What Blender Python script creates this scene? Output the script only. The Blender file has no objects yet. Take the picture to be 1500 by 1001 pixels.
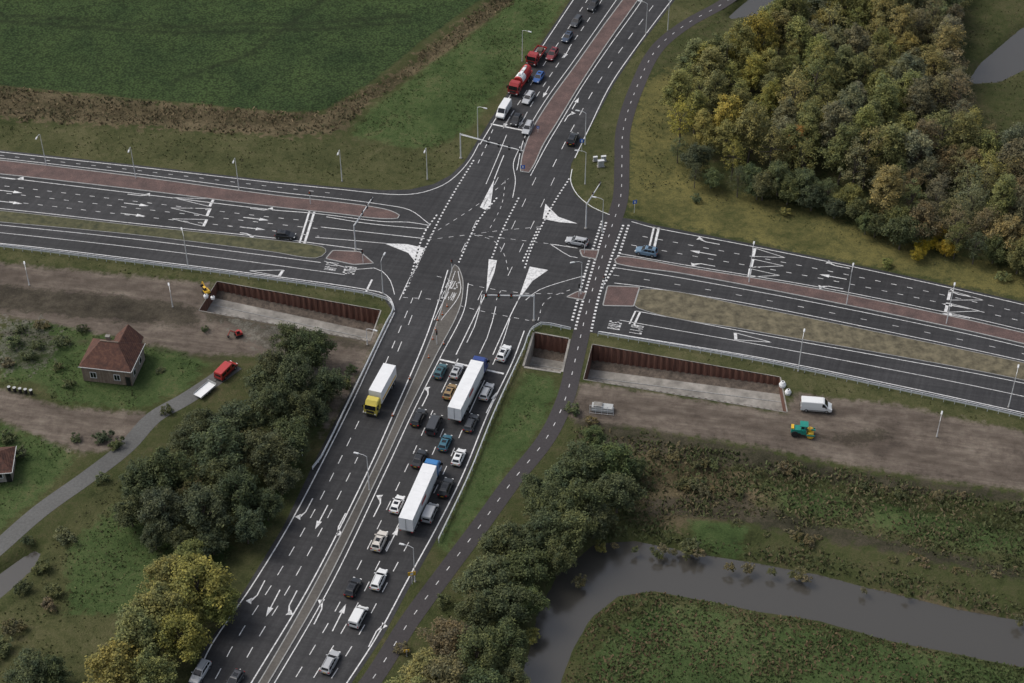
import bpy, bmesh, math, random, bisect, numpy as np
from mathutils import Vector, Matrix
from mathutils.geometry import delaunay_2d_cdt
random.seed(7); rng=np.random.default_rng(7)
scene=bpy.context.scene
# ---------------------------------------------------------------- survey mapping (plan digitised from an aerial photo)
PITCH=math.radians(41.0); FPX=2600.0; CAMH=224.0
CAMY=-CAMH/math.tan(PITCH)
cp,sp=math.cos(PITCH),math.sin(PITCH)
def G(u,v,z=0.0):
    dx=(u-750.0)/FPX; dy=(500.5-v)/FPX
    ry=cp+dy*sp; rz=-sp+dy*cp
    t=(z-CAMH)/rz
    return (dx*t, CAMY+ry*t)
def GL(pts,z=0.0): return [G(u,v,z) for u,v in pts]
# ---------------------------------------------------------------- materials
def newmat(name):
    m=bpy.data.materials.new(name); m.use_nodes=True
    nt=m.node_tree; b=nt.nodes['Principled BSDF']; return m,nt,b
def noise(nt,scale,detail=3,rough=.6,vec=None,dist=0):
    n=nt.nodes.new('ShaderNodeTexNoise'); n.inputs['Scale'].default_value=scale
    n.inputs['Detail'].default_value=detail; n.inputs['Roughness'].default_value=rough
    n.inputs['Distortion'].default_value=dist
    if vec is not None: nt.links.new(vec,n.inputs['Vector'])
    return n.outputs['Fac']
def ramp(nt,fac,stops):
    r=nt.nodes.new('ShaderNodeValToRGB'); e=r.color_ramp.elements
    while len(e)<len(stops): e.new(.5)
    for i,(p,c) in enumerate(stops):
        e[i].position=p; e[i].color=(c[0],c[1],c[2],1)
    nt.links.new(fac,r.inputs[0]); return r.outputs[0]
def mth(nt,op,a,b=None,clamp=False):
    m=nt.nodes.new('ShaderNodeMath'); m.operation=op; m.use_clamp=clamp
    for i,x in enumerate((a,b)):
        if x is None: continue
        if isinstance(x,(int,float)): m.inputs[i].default_value=x
        else: nt.links.new(x,m.inputs[i])
    return m.outputs[0]
def mixc(nt,fac,a,b,mode='MIX'):
    m=nt.nodes.new('ShaderNodeMix'); m.data_type='RGBA'; m.blend_type=mode
    for k,x in ((0,fac),(6,a),(7,b)):
        if isinstance(x,(int,float)): m.inputs[k].default_value=x
        elif isinstance(x,tuple): m.inputs[k].default_value=(x[0],x[1],x[2],1)
        else: nt.links.new(x,m.inputs[k])
    return m.outputs[2]
def geopos(nt):
    g=nt.nodes.new('ShaderNodeNewGeometry'); return g.outputs['Position']
def mapping(nt,vec,scale=(1,1,1),rot=0,kind='POINT'):
    m=nt.nodes.new('ShaderNodeMapping'); m.vector_type=kind; m.inputs['Scale'].default_value=scale
    m.inputs['Rotation'].default_value=(0,0,rot); nt.links.new(vec,m.inputs['Vector']); return m.outputs[0]
def bump(nt,b,fac,strength,dist):
    n=nt.nodes.new('ShaderNodeBump'); n.inputs['Strength'].default_value=strength
    n.inputs['Distance'].default_value=dist; nt.links.new(fac,n.inputs['Height'])
    nt.links.new(n.outputs[0],b.inputs['Normal'])
def simple(name,c,rough=.6,metal=0,var=.25,scale=1.5,c2=None):
    m,nt,b=newmat(name)
    p=geopos(nt); f=noise(nt,scale,3,.65,p)
    lo=tuple(x*(1-var) for x in c); hi=c2 if c2 else tuple(min(1,x*(1+var)) for x in c)
    nt.links.new(ramp(nt,f,[(.3,lo),(.7,hi)]),b.inputs['Base Color'])
    b.inputs['Roughness'].default_value=rough; b.inputs['Metallic'].default_value=metal
    return m
def mk_asphalt(name,c,var=.3,streaks=()):
    m,nt,b=newmat(name); p=geopos(nt)
    big=noise(nt,.035,4,.6,p,.8); fine=noise(nt,2.2,4,.7,p)
    col=ramp(nt,big,[(.3,tuple(x*(1-var) for x in c)),(.7,tuple(x*(1+var) for x in c))])
    f2=ramp(nt,fine,[(.3,(.78,.78,.78)),(.75,(1.25,1.25,1.25))])
    col=mixc(nt,1.0,col,f2,'MULTIPLY')
    for a in streaks:
        s=noise(nt,1.0,3,.6,mapping(nt,p,(22,.9,1),math.radians(a),'TEXTURE'))
        col=mixc(nt,1.0,col,ramp(nt,s,[(.32,(.80,.80,.80)),(.68,(1.22,1.21,1.19))]),'MULTIPLY')
    nt.links.new(col,b.inputs['Base Color'])
    b.inputs['Roughness'].default_value=.68; b.inputs['Specular IOR Level'].default_value=.32
    return m
M={}
M['asphalt']=mk_asphalt('asphalt',(.033,.033,.035),.32,(-11,70))
M['path']=mk_asphalt('cycle_asphalt',(.045,.040,.041),.15)
M['lane']=mk_asphalt('lane_asphalt',(.105,.105,.10),.2)
M['oldroad']=mk_asphalt('median_gravel',(.088,.080,.070),.5)
m,nt,b=newmat('road_paint'); p=geopos(nt)
nt.links.new(ramp(nt,noise(nt,1.6,5,.75,p),[(.32,(.33,.33,.33)),(.55,(.72,.72,.71))]),b.inputs['Base Color']); b.inputs['Roughness'].default_value=.6
M['paint']=m
m,nt,b=newmat('red_brick_paving'); p=geopos(nt)
f=noise(nt,5,2,.6,p); g=noise(nt,.35,4,.6,p)
c=ramp(nt,f,[(.3,(.085,.054,.048)),(.7,(.16,.105,.094))])
nt.links.new(mixc(nt,1.0,c,ramp(nt,g,[(.3,(.6,.62,.64)),(.7,(1.18,1.14,1.12))]),'MULTIPLY'),b.inputs['Base Color']); b.inputs['Roughness'].default_value=.9
M['brickpave']=m
M['kerb']=simple('kerb_concrete',(.30,.30,.29),.85,0,.25,2)
M['concrete']=simple('concrete',(.255,.24,.215),.9,0,.4,.4)
M['galv']=simple('galvanised_steel',(.60,.62,.63),.5,0,.12,2)
M['lampgrey']=simple('lamp_steel',(.66,.67,.67),.5,.1,.08,2)
M['black']=simple('black_plastic',(.02,.02,.02),.5,0,.1,2)
M['tyre']=simple('tyre_rubber',(.018,.018,.018),.9,0,.2,3)
M['rim']=simple('wheel_rim',(.35,.36,.37),.35,.6,.1,3)
M['orange']=simple('orange_plastic',(.75,.16,.02),.5,0,.15,3)
M['yellow']=simple('machine_yellow',(.70,.42,.03),.45,0,.15,2)
M['teal']=simple('machine_teal',(.01,.22,.17),.45,0,.15,2)
M['redpaint']=simple('machine_red',(.42,.03,.025),.4,0,.15,2)
M['bluesign']=simple('sign_blue',(.02,.12,.5),.4,0,.05,2)
M['whitepl']=simple('white_panel',(.77,.78,.78),.45,0,.05,.8)
M['greypl']=simple('grey_cabinet',(.40,.41,.40),.6,0,.1,2)
M['bark']=simple('bark',(.09,.075,.06),.95,0,.3,2)
m,nt,b=newmat('car_paint'); o=nt.nodes.new('ShaderNodeObjectInfo')
nt.links.new(o.outputs['Color'],b.inputs['Base Color']); b.inputs['Roughness'].default_value=.28
b.inputs['Coat Weight'].default_value=.5; b.inputs['Coat Roughness'].default_value=.08
M['carpaint']=m
m,nt,b=newmat('vehicle_glass'); b.inputs['Base Color'].default_value=(.012,.014,.017,1); b.inputs['Roughness'].default_value=.08
M['glass']=m
m,nt,b=newmat('headlight'); b.inputs['Base Color'].default_value=(.8,.8,.78,1); b.inputs['Roughness'].default_value=.15
M['head']=m
m,nt,b=newmat('taillight'); b.inputs['Base Color'].default_value=(.4,.01,.01,1); b.inputs['Roughness'].default_value=.2
M['tail']=m
m,nt,b=newmat('rusty_sheet_piling'); p=geopos(nt)
s=mapping(nt,p,(1.2,1.2,.12)); f=noise(nt,1.6,6,.7,s)
nt.links.new(ramp(nt,f,[(.3,(.06,.028,.02)),(.5,(.125,.055,.037)),(.75,(.20,.105,.075))]),b.inputs['Base Color']); b.inputs['Roughness'].default_value=.9
M['rust']=m
m,nt,b=newmat('trench_earth'); p=geopos(nt); f=noise(nt,.9,5,.75,p)
nt.links.new(ramp(nt,f,[(.35,(.06,.048,.038)),(.6,(.15,.12,.095))]),b.inputs['Base Color']); b.inputs['Roughness'].default_value=.95; bump(nt,b,f,.8,.4)
M['earth']=m
m,nt,b=newmat('house_brick'); tc=nt.nodes.new('ShaderNodeTexCoord'); 
bt=nt.nodes.new('ShaderNodeTexBrick'); bt.inputs['Scale'].default_value=4; nt.links.new(tc.outputs['Object'],bt.inputs['Vector'])
bt.inputs['Color1'].default_value=(.17,.12,.09,1); bt.inputs['Color2'].default_value=(.25,.19,.14,1); bt.inputs['Mortar'].default_value=(.28,.26,.23,1)
f=noise(nt,1.2,5,.7,geopos(nt))
nt.links.new(mixc(nt,1.0,bt.outputs[0],ramp(nt,f,[(.3,(.7,.7,.7)),(.7,(1.2,1.2,1.2))]),'MULTIPLY'),b.inputs['Base Color']); b.inputs['Roughness'].default_value=.9
M['brick']=m
m,nt,b=newmat('clay_roof_tiles'); tc=nt.nodes.new('ShaderNodeTexCoord')
w=nt.nodes.new('ShaderNodeTexWave'); w.inputs['Scale'].default_value=1.3; w.bands_direction='X'; nt.links.new(tc.outputs['Object'],w.inputs['Vector'])
f=noise(nt,1.1,6,.8,geopos(nt))
c=ramp(nt,f,[(.30,(.035,.022,.018)),(.5,(.11,.046,.031)),(.72,(.20,.095,.06))])
nt.links.new(mixc(nt,.3,c,w.outputs[0],'MULTIPLY'),b.inputs['Base Color']); b.inputs['Roughness'].default_value=.85
bump(nt,b,w.outputs[1],.6,.06)
M['tiles']=m
m,nt,b=newmat('water'); b.inputs['Base Color'].default_value=(.062,.058,.050,1); b.inputs['Roughness'].default_value=.16
b.inputs['Specular IOR Level'].default_value=.8
bump(nt,b,noise(nt,1.2,2,.5,geopos(nt)),.10,.05)
M['water']=m
m,nt,b=newmat('leaves'); o=nt.nodes.new('ShaderNodeObjectInfo'); g=nt.nodes.new('ShaderNodeNewGeometry')
tc=nt.nodes.new('ShaderNodeTexCoord')
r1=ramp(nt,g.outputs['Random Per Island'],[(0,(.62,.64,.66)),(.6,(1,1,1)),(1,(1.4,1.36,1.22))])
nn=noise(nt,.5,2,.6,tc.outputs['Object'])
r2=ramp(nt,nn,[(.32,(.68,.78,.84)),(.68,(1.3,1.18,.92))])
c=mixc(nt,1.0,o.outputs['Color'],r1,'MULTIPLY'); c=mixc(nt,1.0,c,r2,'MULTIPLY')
nt.links.new(c,b.inputs['Base Color']); b.inputs['Roughness'].default_value=.7; b.inputs['Specular IOR Level'].default_value=.25
M['leaves']=m
m,nt,b=newmat('grass_tufts'); a=nt.nodes.new('ShaderNodeAttribute'); a.attribute_name='tint'
nt.links.new(a.outputs['Color'],b.inputs['Base Color']); b.inputs['Roughness'].default_value=.85; b.inputs['Specular IOR Level'].default_value=.1
M['tuft']=m
# ---------------------------------------------------------------- mesh builder
class MB:
    def __init__(s): s.v=[];s.f=[];s.m=[];s.mats=[]
    def mi(s,k):
        if k not in s.mats: s.mats.append(k)
        return s.mats.index(k)
    def add(s,vs,fs,k):
        o=len(s.v); s.v+= [tuple(x) for x in vs]; i=s.mi(k)
        for f in fs: s.f.append(tuple(o+j for j in f)); s.m.append(i)
    def box(s,c,d,k,rz=0,tx=1,ty=1):
        cx,cy,cz=c; hx,hy,hz=d[0]/2,d[1]/2,d[2]/2; ca,sa=math.cos(rz),math.sin(rz); vs=[]
        for z,ax,ay in((-hz,1,1),(hz,tx,ty)):
            for x,y in((-hx,-hy),(hx,-hy),(hx,hy),(-hx,hy)):
                x*=ax;y*=ay; vs.append((cx+x*ca-y*sa,cy+x*sa+y*ca,cz+z))
        s.add(vs,[(3,2,1,0),(4,5,6,7),(0,1,5,4),(1,2,6,5),(2,3,7,6),(3,0,4,7)],k)
    def cyl(s,a,b,r0,r1,k,n=8,cap=True):
        a=Vector(a);b=Vector(b);d=(b-a).normalized(); x=d.orthogonal().normalized(); y=d.cross(x); vs=[]
        for c,r in((a,r0),(b,r1)):
            for i in range(n):
                t=2*math.pi*i/n; vs.append(c+x*(r*math.cos(t))+y*(r*math.sin(t)))
        fs=[(i,(i+1)%n,n+(i+1)%n,n+i) for i in range(n)]
        if cap: fs+=[tuple(range(n))[::-1],tuple(range(n,2*n))]
        s.add(vs,fs,k)
    def loft(s,rings,k,cap=True):
        n=len(rings[0]); vs=[p for r in rings for p in r]; fs=[]
        for i in range(len(rings)-1):
            for j in range(n): a=i*n+j;b_=i*n+(j+1)%n; fs.append((a,b_,b_+n,a+n))
        if cap: fs+=[tuple(range(n))[::-1],tuple(range((len(rings)-1)*n,len(rings)*n))]
        s.add(vs,fs,k)
    def mesh(s,name):
        me=bpy.data.meshes.new(name); me.from_pydata(s.v,[],s.f)
        for k in s.mats: me.materials.append(M[k])
        me.polygons.foreach_set('material_index',s.m); me.update(); return me
    def obj(s,name,loc=(0,0,0),rz=0,parent=None,fix=True):
        me=finish(s,name) if fix else s.mesh(name)
        return place(me,name,loc,rz,parent)
def finish(mb,n):
    me=mb.mesh(n); bm=bmesh.new(); bm.from_mesh(me); bmesh.ops.recalc_face_normals(bm,faces=bm.faces); bm.to_mesh(me); bm.free(); return me
def place(me,name,loc=(0,0,0),rz=0,parent=None,scale=(1,1,1),color=None):
    o=bpy.data.objects.new(name,me); o.location=loc; o.rotation_euler=(0,0,rz); o.scale=scale
    if color: o.color=(color[0],color[1],color[2],1)
    scene.collection.objects.link(o)
    if parent: o.parent=parent
    return o
# ---------------------------------------------------------------- curves
def catmull(P,step=1.5,closed=False):
    P=[Vector((p[0],p[1])) for p in P]; n=len(P); out=[]
    for i in range(n if closed else n-1):
        if closed: p0,p1,p2,p3=P[i-1],P[i],P[(i+1)%n],P[(i+2)%n]
        else:
            p1,p2=P[i],P[i+1]; p0=P[i-1] if i else p1*2-p2; p3=P[i+2] if i+2<n else p2*2-p1
        k=max(1,int((p2-p1).length/step))
        d=(p2-p1).length; t1=(p2-p0); t2=(p3-p1)
        t1=t1.normalized()*d if t1.length>0 else t1; t2=t2.normalized()*d if t2.length>0 else t2
        for j in range(k):
            t=j/k; h00=2*t**3-3*t**2+1;h10=t**3-2*t**2+t;h01=-2*t**3+3*t**2;h11=t**3-t**2
            out.append(p1*h00+t1*h10+p2*h01+t2*h11)
    if not closed: out.append(P[-1])
    return out
def cum(P):
    c=[0]
    for a,b in zip(P,P[1:]): c.append(c[-1]+(b-a).length)
    return c
def at(P,C,s):
    s=max(0,min(C[-1],s))
    i=min(len(P)-2,max(0,bisect.bisect_right(C,s)-1)); t=(s-C[i])/max(1e-6,C[i+1]-C[i])
    d=(P[i+1]-P[i]); d=d.normalized() if d.length>0 else Vector((1,0))
    return P[i].lerp(P[i+1],t),d
def frac(A,B,t,n=24):
    A=catmull(GL(A));B=catmull(GL(B));CA=cum(A);CB=cum(B)
    return [at(A,CA,CA[-1]*i/n)[0].lerp(at(B,CB,CB[-1]*i/n)[0],t) for i in range(n+1)]
marks=MB()
ZM=.05
def strip(mb,P,w,z,k,dash=None,off=0):
    C=cum(P); L=C[-1]
    segs=[(0,L)] if not dash else []
    if dash:
        s=off
        while s<L: segs.append((s,min(L,s+dash[0]))); s+=sum(dash)
    for a,b in segs:
        if b-a<.05: continue
        ss=[a]+[c for c in C if a+.05<c<b-.05]+[b]; vs=[]
        for i,s in enumerate(ss):
            p,d=at(P,C,s); 
            if 0<i<len(ss)-1:
                d=(at(P,C,s+.3)[0]-at(P,C,s-.3)[0]).normalized()
            nx,ny=-d.y*w/2,d.x*w/2
            vs+=[(p.x+nx,p.y+ny,z),(p.x-nx,p.y-ny,z)]
        mb.add(vs,[(2*i,2*i+1,2*i+3,2*i+2) for i in range(len(ss)-1)],k)
def line(pts,w=.2,dash=None,world=False,z=None,off=0):
    P=pts if world else catmull(GL(pts))
    strip(marks,P,w,ZM if z is None else z,'paint',dash,off)
def mpoly(pts):
    marks.add([(x,y,ZM) for x,y in GL(pts)],[tuple(range(len(pts)))],'paint')
def flat(name,pts,z,k):
    P=GL(pts); mb=MB(); mb.add([(p[0],p[1],z) for p in P],[tuple(range(len(P)))],k); return mb.obj(name)
def island(name,pts,k,h=.13,kerb=.25,sharp=False):
    if sharp:
        Q=[Vector(q) for q in GL(pts)]; P=[]
        for i in range(len(Q)):
            a,b_,c=Q[i-1],Q[i],Q[(i+1)%len(Q)]
            P+=[b_.lerp(a,min(.4,.6/(a-b_).length)),b_+((a-b_).normalized()+(c-b_).normalized())*.12,b_.lerp(c,min(.4,.6/(c-b_).length))]
    else: P=catmull(GL(pts),1.0,True)
    ar=sum(P[i-1].x*P[i].y-P[i].x*P[i-1].y for i in range(len(P)))
    if ar<0: P=P[::-1]
    n=len(P); mb=MB(); inn=[]
    for i in range(n):
        d=(P[(i+1)%n]-P[i-1]).normalized(); inn.append(P[i]+Vector((-d.y,d.x))*kerb)
    z0=.02;z1=z0+h
    mb.add([(p.x,p.y,z0) for p in P]+[(p.x,p.y,z1) for p in P]+[(p.x,p.y,z1) for p in inn],
       [(i,(i+1)%n,n+(i+1)%n,n+i) for i in range(n)]+[(n+i,n+(i+1)%n,2*n+(i+1)%n,2*n+i) for i in range(n)],'kerb')
    mb.add([(p.x,p.y,z1-.004) for p in inn],[tuple(range(n))],k)
    return mb.obj(name,fix=False)
# ---------------------------------------------------------------- roads
OUT=[(-500,160),(0,220),(200,242),(400,265),(480,273),(560,279),(600,278),(635,270),(660,257),(680,238),(697,210),(735,150),(782,80),(836,0),(925,-130),
(1095,-130),(985,5),(935,70),(900,122),(870,178),(850,215),(837,240),(834,262),(842,285),(862,303),(895,317),(930,322),(960,330),(1100,357),(1300,398),(1500,443),(1950,545),
(1950,705),(1490,607),(1300,567),(1100,527),(880,490),(835,482),(792,473),(776,482),(765,510),(720,605),(682,700),(645,780),(600,860),(560,935),(515,1001),(410,1160),
(170,1160),(275,1001),(300,950),(360,862),(415,772),(465,668),(510,580),(548,508),(574,455),(560,434),(400,410),(200,384),(0,361),(-500,304)]
flat('asphalt_road',OUT,.02,'asphalt')
PATHC=[(470,1090),(545,996),(600,910),(655,835),(700,775),(750,706),(800,643),(828,585),(842,530),(856,470),(875,400),(897,330),(909,290),(911,240),(913,190),(932,130),(962,72),(1005,36),(1060,5),(1150,-60)]
mb=MB(); PW=catmull(GL(PATHC)); strip(mb,PW,3.3,.035,'path'); mb.obj('cycle_path')
line(PATHC,.13,(1.0,2.6),z=.055)
LANEC=[(-150,930),(-40,835),(0,800),(60,748),(130,698),(185,655),(225,612),(270,586),(310,560),(345,535)]
mb=MB(); LW=catmull(GL(LANEC)); strip(mb,LW,3.4,.03,'lane'); mb.obj('country_lane')
MNL=[(762,252),(772,205),(800,155),(843,95),(882,40),(915,-5),(985,-110)]
MNR=[(1010,-110),(937,-2),(893,60),(852,122),(818,178),(797,212),(775,254)]
island('median_paving',MNL+MNR,'brickpave')
MWT=[(-500,185),(0,235),(200,259),(400,286),(500,297),(565,307),(586,316)]
MWB=[(583,321),(550,321),(500,315),(400,304),(200,279),(0,256),(-500,203)]
island('median_paving',MWT+MWB,'brickpave')
MET=[(906,376),(1000,391),(1200,424),(1400,465),(1500,488),(1900,580)]
MEB=[(1900,600),(1500,505),(1400,482),(1200,440),(1000,402),(902,387)]
island('median_paving',MET+MEB,'brickpave')
island('traffic_island',[(487,367),(528,369),(549,387),(518,389),(476,380)],'brickpave',sharp=True)
island('traffic_island',[(889,419),(938,421),(929,450),(882,449)],'brickpave',sharp=True)
island('traffic_island',[(848,366),(878,367),(874,381),(852,377)],'brickpave',sharp=True)
island('traffic_island',[(828,436),(846,427),(860,429),(855,441)],'brickpave',sharp=True)
SML=[(378,1001),(463,852),(545,690),(588,595),(625,510),(645,455),(660,400),(666,388)]
SMR=[(672,392),(679,415),(673,455),(640,520),(600,600),(563,680),(480,852),(394,1001)]
island('central_median',[(270,1170)]+SML+SMR+[(290,1170)],'oldroad',.1,.2)
M['vergegreen']=simple('verge_grass',(.06,.068,.03),.95,0,.45,.7,(.11,.105,.05))
M['vergedry']=simple('verge_dry_grass',(.10,.088,.055),.95,0,.45,.6,(.185,.16,.10))
VW=[(-500,262),(0,309),(200,331),(400,352),(472,362),(478,370),(462,379),(400,370),(200,345),(0,326),(-500,279)]
VE=[(942,424),(1100,450),(1300,490),(1500,532),(1900,625),(1900,650),(1500,558),(1300,520),(1100,485),(934,452)]
island('grass_verge',VW,'vergegreen',.1,.12); island('grass_verge',VE,'vergedry',.1,.12)
# ---------------------------------------------------------------- markings
LE=[(205,1130),(283,1001),(310,945),(370,857),(425,767),(472,678),(516,590),(554,508),(578,458)]
LM=[(290,1130),(368,1001),(455,856),(537,694),(580,598),(618,510),(638,455),(656,396)]
line(LE,.22); line(LM,.22)
RM=[(320,1130),(402,1001),(487,853),(568,684),(606,602),(646,522),(679,457),(686,415)]
RE=[(420,1130),(508,1001),(555,928),(597,850),(640,772),(677,698),(716,603),(750,532),(768,485)]
line(RM,.18); line(RE,.22)
for t in(.34,.67):
    P=frac(LE,LM,t); n=len(P)
    if t>.5: P=P[:int(n*.62)]
    line(P,.15,(2.2,2.4),True)
P=frac(LE,LM,.5)[17:]; line(P,.15,(3,5),True)
for t in(.25,.5,.75):
    P=frac(RM,RE,t); line(P[:18],.15,(2.2,2.6),True); line(P[18:21],.16,None,True); line(P[21:],.16,None,True)
def bar(a,b,w=.5): line([a,b],w)
bar((644,527),(738,548),.45)
WT=[(-300,226),(0,260),(200,284),(400,308),(461,313)]; WB=[(-300,280),(0,306),(200,328),(400,349),(470,358)]
line(WT+[(560,325),(600,326),(630,331)],.18); line(WB+[(500,362),(530,366)],.18)
for t in(.27,.5,.75): line(frac(WT,WB,t),.14,(1.1,2.1),True)
bar((461,309),(446,357),.5); bar((454,308),(439,356),.4)
line([(478,318),(540,328),(625,336)],.18); line([(470,333),(560,343),(622,350)],.18); line([(462,348),(520,353),(565,357)],.15)
WE=[(-300,188),(0,223),(200,245),(400,268),(500,278),(570,285),(610,284),(648,272),(672,254),(690,232),(702,210)]
line(WE,.18); line([(-300,197),(0,232),(200,255),(400,281),(500,292),(560,300),(600,308),(628,328)],.16,None)
line([(0,228),(200,250),(400,274),(500,285)],.12,(1,2.5))
WBT=[(-300,300),(0,330),(200,351),(400,376),(470,385)]; WBB=[(-300,331),(0,357),(200,380),(400,405),(555,428),(572,438),(578,455)]
line(WBT,.16); line(WBB,.2); line(frac(WBT,WBB[:5],.42),.14,None,True)
line([(475,383),(520,395),(548,393),(560,398),(572,412),(578,432)],.15)
bar((545,410),(536,428),.4)
ET=[(958,334),(1100,361),(1300,402),(1500,447),(1900,543)]; EB=[(908,372),(1000,388),(1200,421),(1400,461),(1500,484),(1900,576)]
line([(925,325)]+ET,.18); line(EB,.16)
for t in(.34,.67): line(frac(ET,EB,t),.14,(1.1,2.1),True)
bar((965,334),(955,378),.5); bar((958,333),(948,376),.4)
XT=[(897,392),(1000,408),(1200,445),(1400,486),(1500,509),(1900,606)]; XB=[(900,415),(940,420),(1100,446),(1300,486),(1500,529),(1900,622)]
line(XT,.16); line(XB,.16); line(frac(XT,XB,.5),.12,(1.2,5),True)
BT=[(932,456),(1100,488),(1300,524),(1500,562),(1900,655)]; BB=[(878,486),(1100,522),(1300,562),(1490,603),(1900,695)]
line(BT,.16); line(BB,.2); line(frac(BT,BB,.45),.14,None,True)
bar((938,457),(929,476),.4); bar((931,456),(922,475),.3)
NW=[(703,212),(740,152),(787,80),(840,0),(920,-120)]; NM=[(757,250),(768,203),(796,152),(840,90),(878,36),(910,-10),(985,-118)]
line(NW,.2); line(NM,.18)
NM2=[(780,190),(800,150),(840,90),(878,36),(910,-10),(985,-118)]; NW2=[(718,182),(740,152),(787,80),(840,0),(920,-120)]
for t in(.33,.67): line(frac(NW2,NM2,t),.16,(2.2,2.2),True)
bar((719,182),(779,194),.45)
line([(722,190),(712,214),(700,240)],.15,(1.5,1.5)); line([(742,198),(730,228),(712,270)],.15)
NMR=[(777,258),(801,213),(822,178),(856,122),(897,62),(941,0),(1010,-110)]; NE=[(842,232),(862,190),(893,127),(928,75),(978,8),(1075,-118)]
line(NMR,.18); line(NE,.2); line(frac(NMR,NE,.5),.16,(3,4),True)
line([(838,248),(836,266),(846,286),(868,304),(893,315)],.18)
line([(762,215),(752,240),(755,265),(751,290)],.16)
for P in ([(694,235),(655,300),(620,370),(590,432)],[(728,290),(700,325),(672,385)],[(760,290),(735,340),(720,380)],
          [(834,262),(810,300),(780,360),(768,395)],[(788,335),(765,385)],[(640,315),(620,345),(598,420)]):
    line(P,.35,(.5,.6))
for P in ([(625,352),(680,345),(735,338),(800,332)],[(630,345),(700,300),(745,262)],[(695,345),(722,352),(738,372),(745,400)],
          [(740,265),(735,300),(715,340)],[(640,405),(700,420),(770,430),(830,430)],
          [(590,436),(640,440),(700,455),(775,470)],[(788,470),(800,440),(835,425)],[(700,345),(760,352),(840,362)]):
    line(P,.11,(1,1.3))
line([(642,440),(690,340),(735,250)],.12,(3,5)); line([(700,440),(745,345),(790,250)],.12,(3,5)); line([(727,440),(775,340),(815,255)],.12,(3,5))
line([(770,440),(790,425),(835,410),(858,404)],.14)
line([(585,440),(600,408),(612,390)],.15)
for P in ([(888,326),(866,400),(848,462),(842,486)],[(882,324),(858,398),(838,470)],[(913,330),(893,385),(876,440),(866,486)],[(921,330),(901,388),(884,418)]):
    line(P,.48,(.5,.55),z=.06)
for P in ([(703,304),(711,308),(718,306),(724,263)],[(799,299),(795,321),(820,326),(846,328),(818,318)],[(563,357),(596,358),(623,364),(612,389),(598,371)],
          [(716,380),(728,382),(724,400),(712,430)],[(776,391),(803,396),(780,412),(758,442)]):
    mpoly(P)
line([(724,263),(731,245),(738,228)],.2); line([(712,430),(703,448),(668,520)],.2); line([(758,442),(748,462),(722,520)],.2)
line([(806,358),(835,376),(846,378)],.16); line([(806,358),(846,364)],.16)
def tri_open(apex,a,b,w=.14):
    line([apex,a],w); line([apex,b],w); line([a,b],.6)
for q in(((253,290),(313,292),(307,303)),((250,305),(308,306),(303,317)),((252,321),(303,322),(298,332)),
         ((365,397),(415,396),(409,405)),((1130,502),(1077,488),(1078,498)),
         ((1150,378),(1106,364),(1103,376)),((1148,390),(1103,380),(1100,392)),((1142,404),(1099,394),(1097,406)),
         ((1440,440),(1392,426),(1389,440)),((1435,456),(1388,444),(1385,458))): tri_open(*q)
def arrow(u,v,du,dv,kind='s',L=5.5):
    x,y=G(u,v); x2,y2=G(u+du,v+dv); d=Vector((x2-x,y2-y)).normalized(); n=Vector((-d.y,d.x))
    def A(pts): marks.add([(x+d.x*a+n.x*b_,y+d.y*a+n.y*b_,ZM) for a,b_ in pts],[tuple(range(len(pts)))],'paint')
    h=L/2; w=.10
    if kind=='s': A([(-h,-w),(h-2,-w),(h-2,w),(-h,w)]); A([(h-2,-.48),(h,0),(h-2,.48)])
    else:
        s=1 if kind=='l' else -1
        A([(-h,-w),(h-2.6,-w),(h-2.6,w),(-h,w)])
        A([(h-2.6,-w*s),(h-2.6,w*s),(h-1.5,.65*s),(h-1.05,.4*s)]); A([(h-1.9,.6*s),(h-1.0,1.35*s),(h-.55,.2*s)])
for u,v in((20,263),(205,287),(385,308)): arrow(u,v,100,12,'l')
for u,v in((15,281),(15,297),(200,300),(195,315),(375,321),(370,335)): arrow(u,v,100,12,'s')
arrow(365,343,100,12,'r',4)
for u,v,k in((1035,355,'r'),(1030,371,'s'),(1028,387,'l'),(1225,390,'r'),(1220,406,'s'),(1215,420,'l'),(1405,432,'r'),(1400,449,'s'),(1400,463,'s')): arrow(u,v,-100,-18,k)
for u,v,k in((449,748,'r'),(471,758,'s'),(497,770,'l'),(378,870,'r'),(400,884,'s'),(425,885,'l')): arrow(u,v,-48,92,k,6)
for u,v,k in((470,895,'l'),(497,905,'s'),(550,928,'r'),(556,740,'l'),(626,580,'l'),(720,590,'s'),(575,790,'s')): arrow(u,v,46,-92,k,6)
for u,v,k in((742,180,'s'),(800,135,'s'),(830,78,'s'),(765,178,'s')): arrow(u,v,-55,92,k,5)
arrow(843,152,55,-92,'s',5); arrow(832,170,55,-92,'r',5)
FONT={'B':'110101110101110','U':'101101101101111','S':'011100010001110','L':'100100100100111','I':'010010010010010','J':'001001001101010','N':'101111111101101'}
def rtext(u,v,du,dv,s,cw=.17,ch=.5):
    x,y=G(u,v); x2,y2=G(u+du,v+dv); d=Vector((x2-x,y2-y)).normalized(); n=Vector((d.y,-d.x)); tot=len(s)*4*cw
    for i,c in enumerate(s):
        for k,bit in enumerate(FONT[c]):
            if bit=='1':
                r,q=divmod(k,3); a0=(5-r)*ch; b0=-tot/2+(i*4+q)*cw; e=cw*.75
                marks.add([(x+d.x*a+n.x*b_,y+d.y*a+n.y*b_,ZM) for a,b_ in((a0,b0),(a0,b0+e),(a0-ch*.9,b0+e),(a0-ch*.9,b0))],[(0,1,2,3)],'paint')
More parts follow.
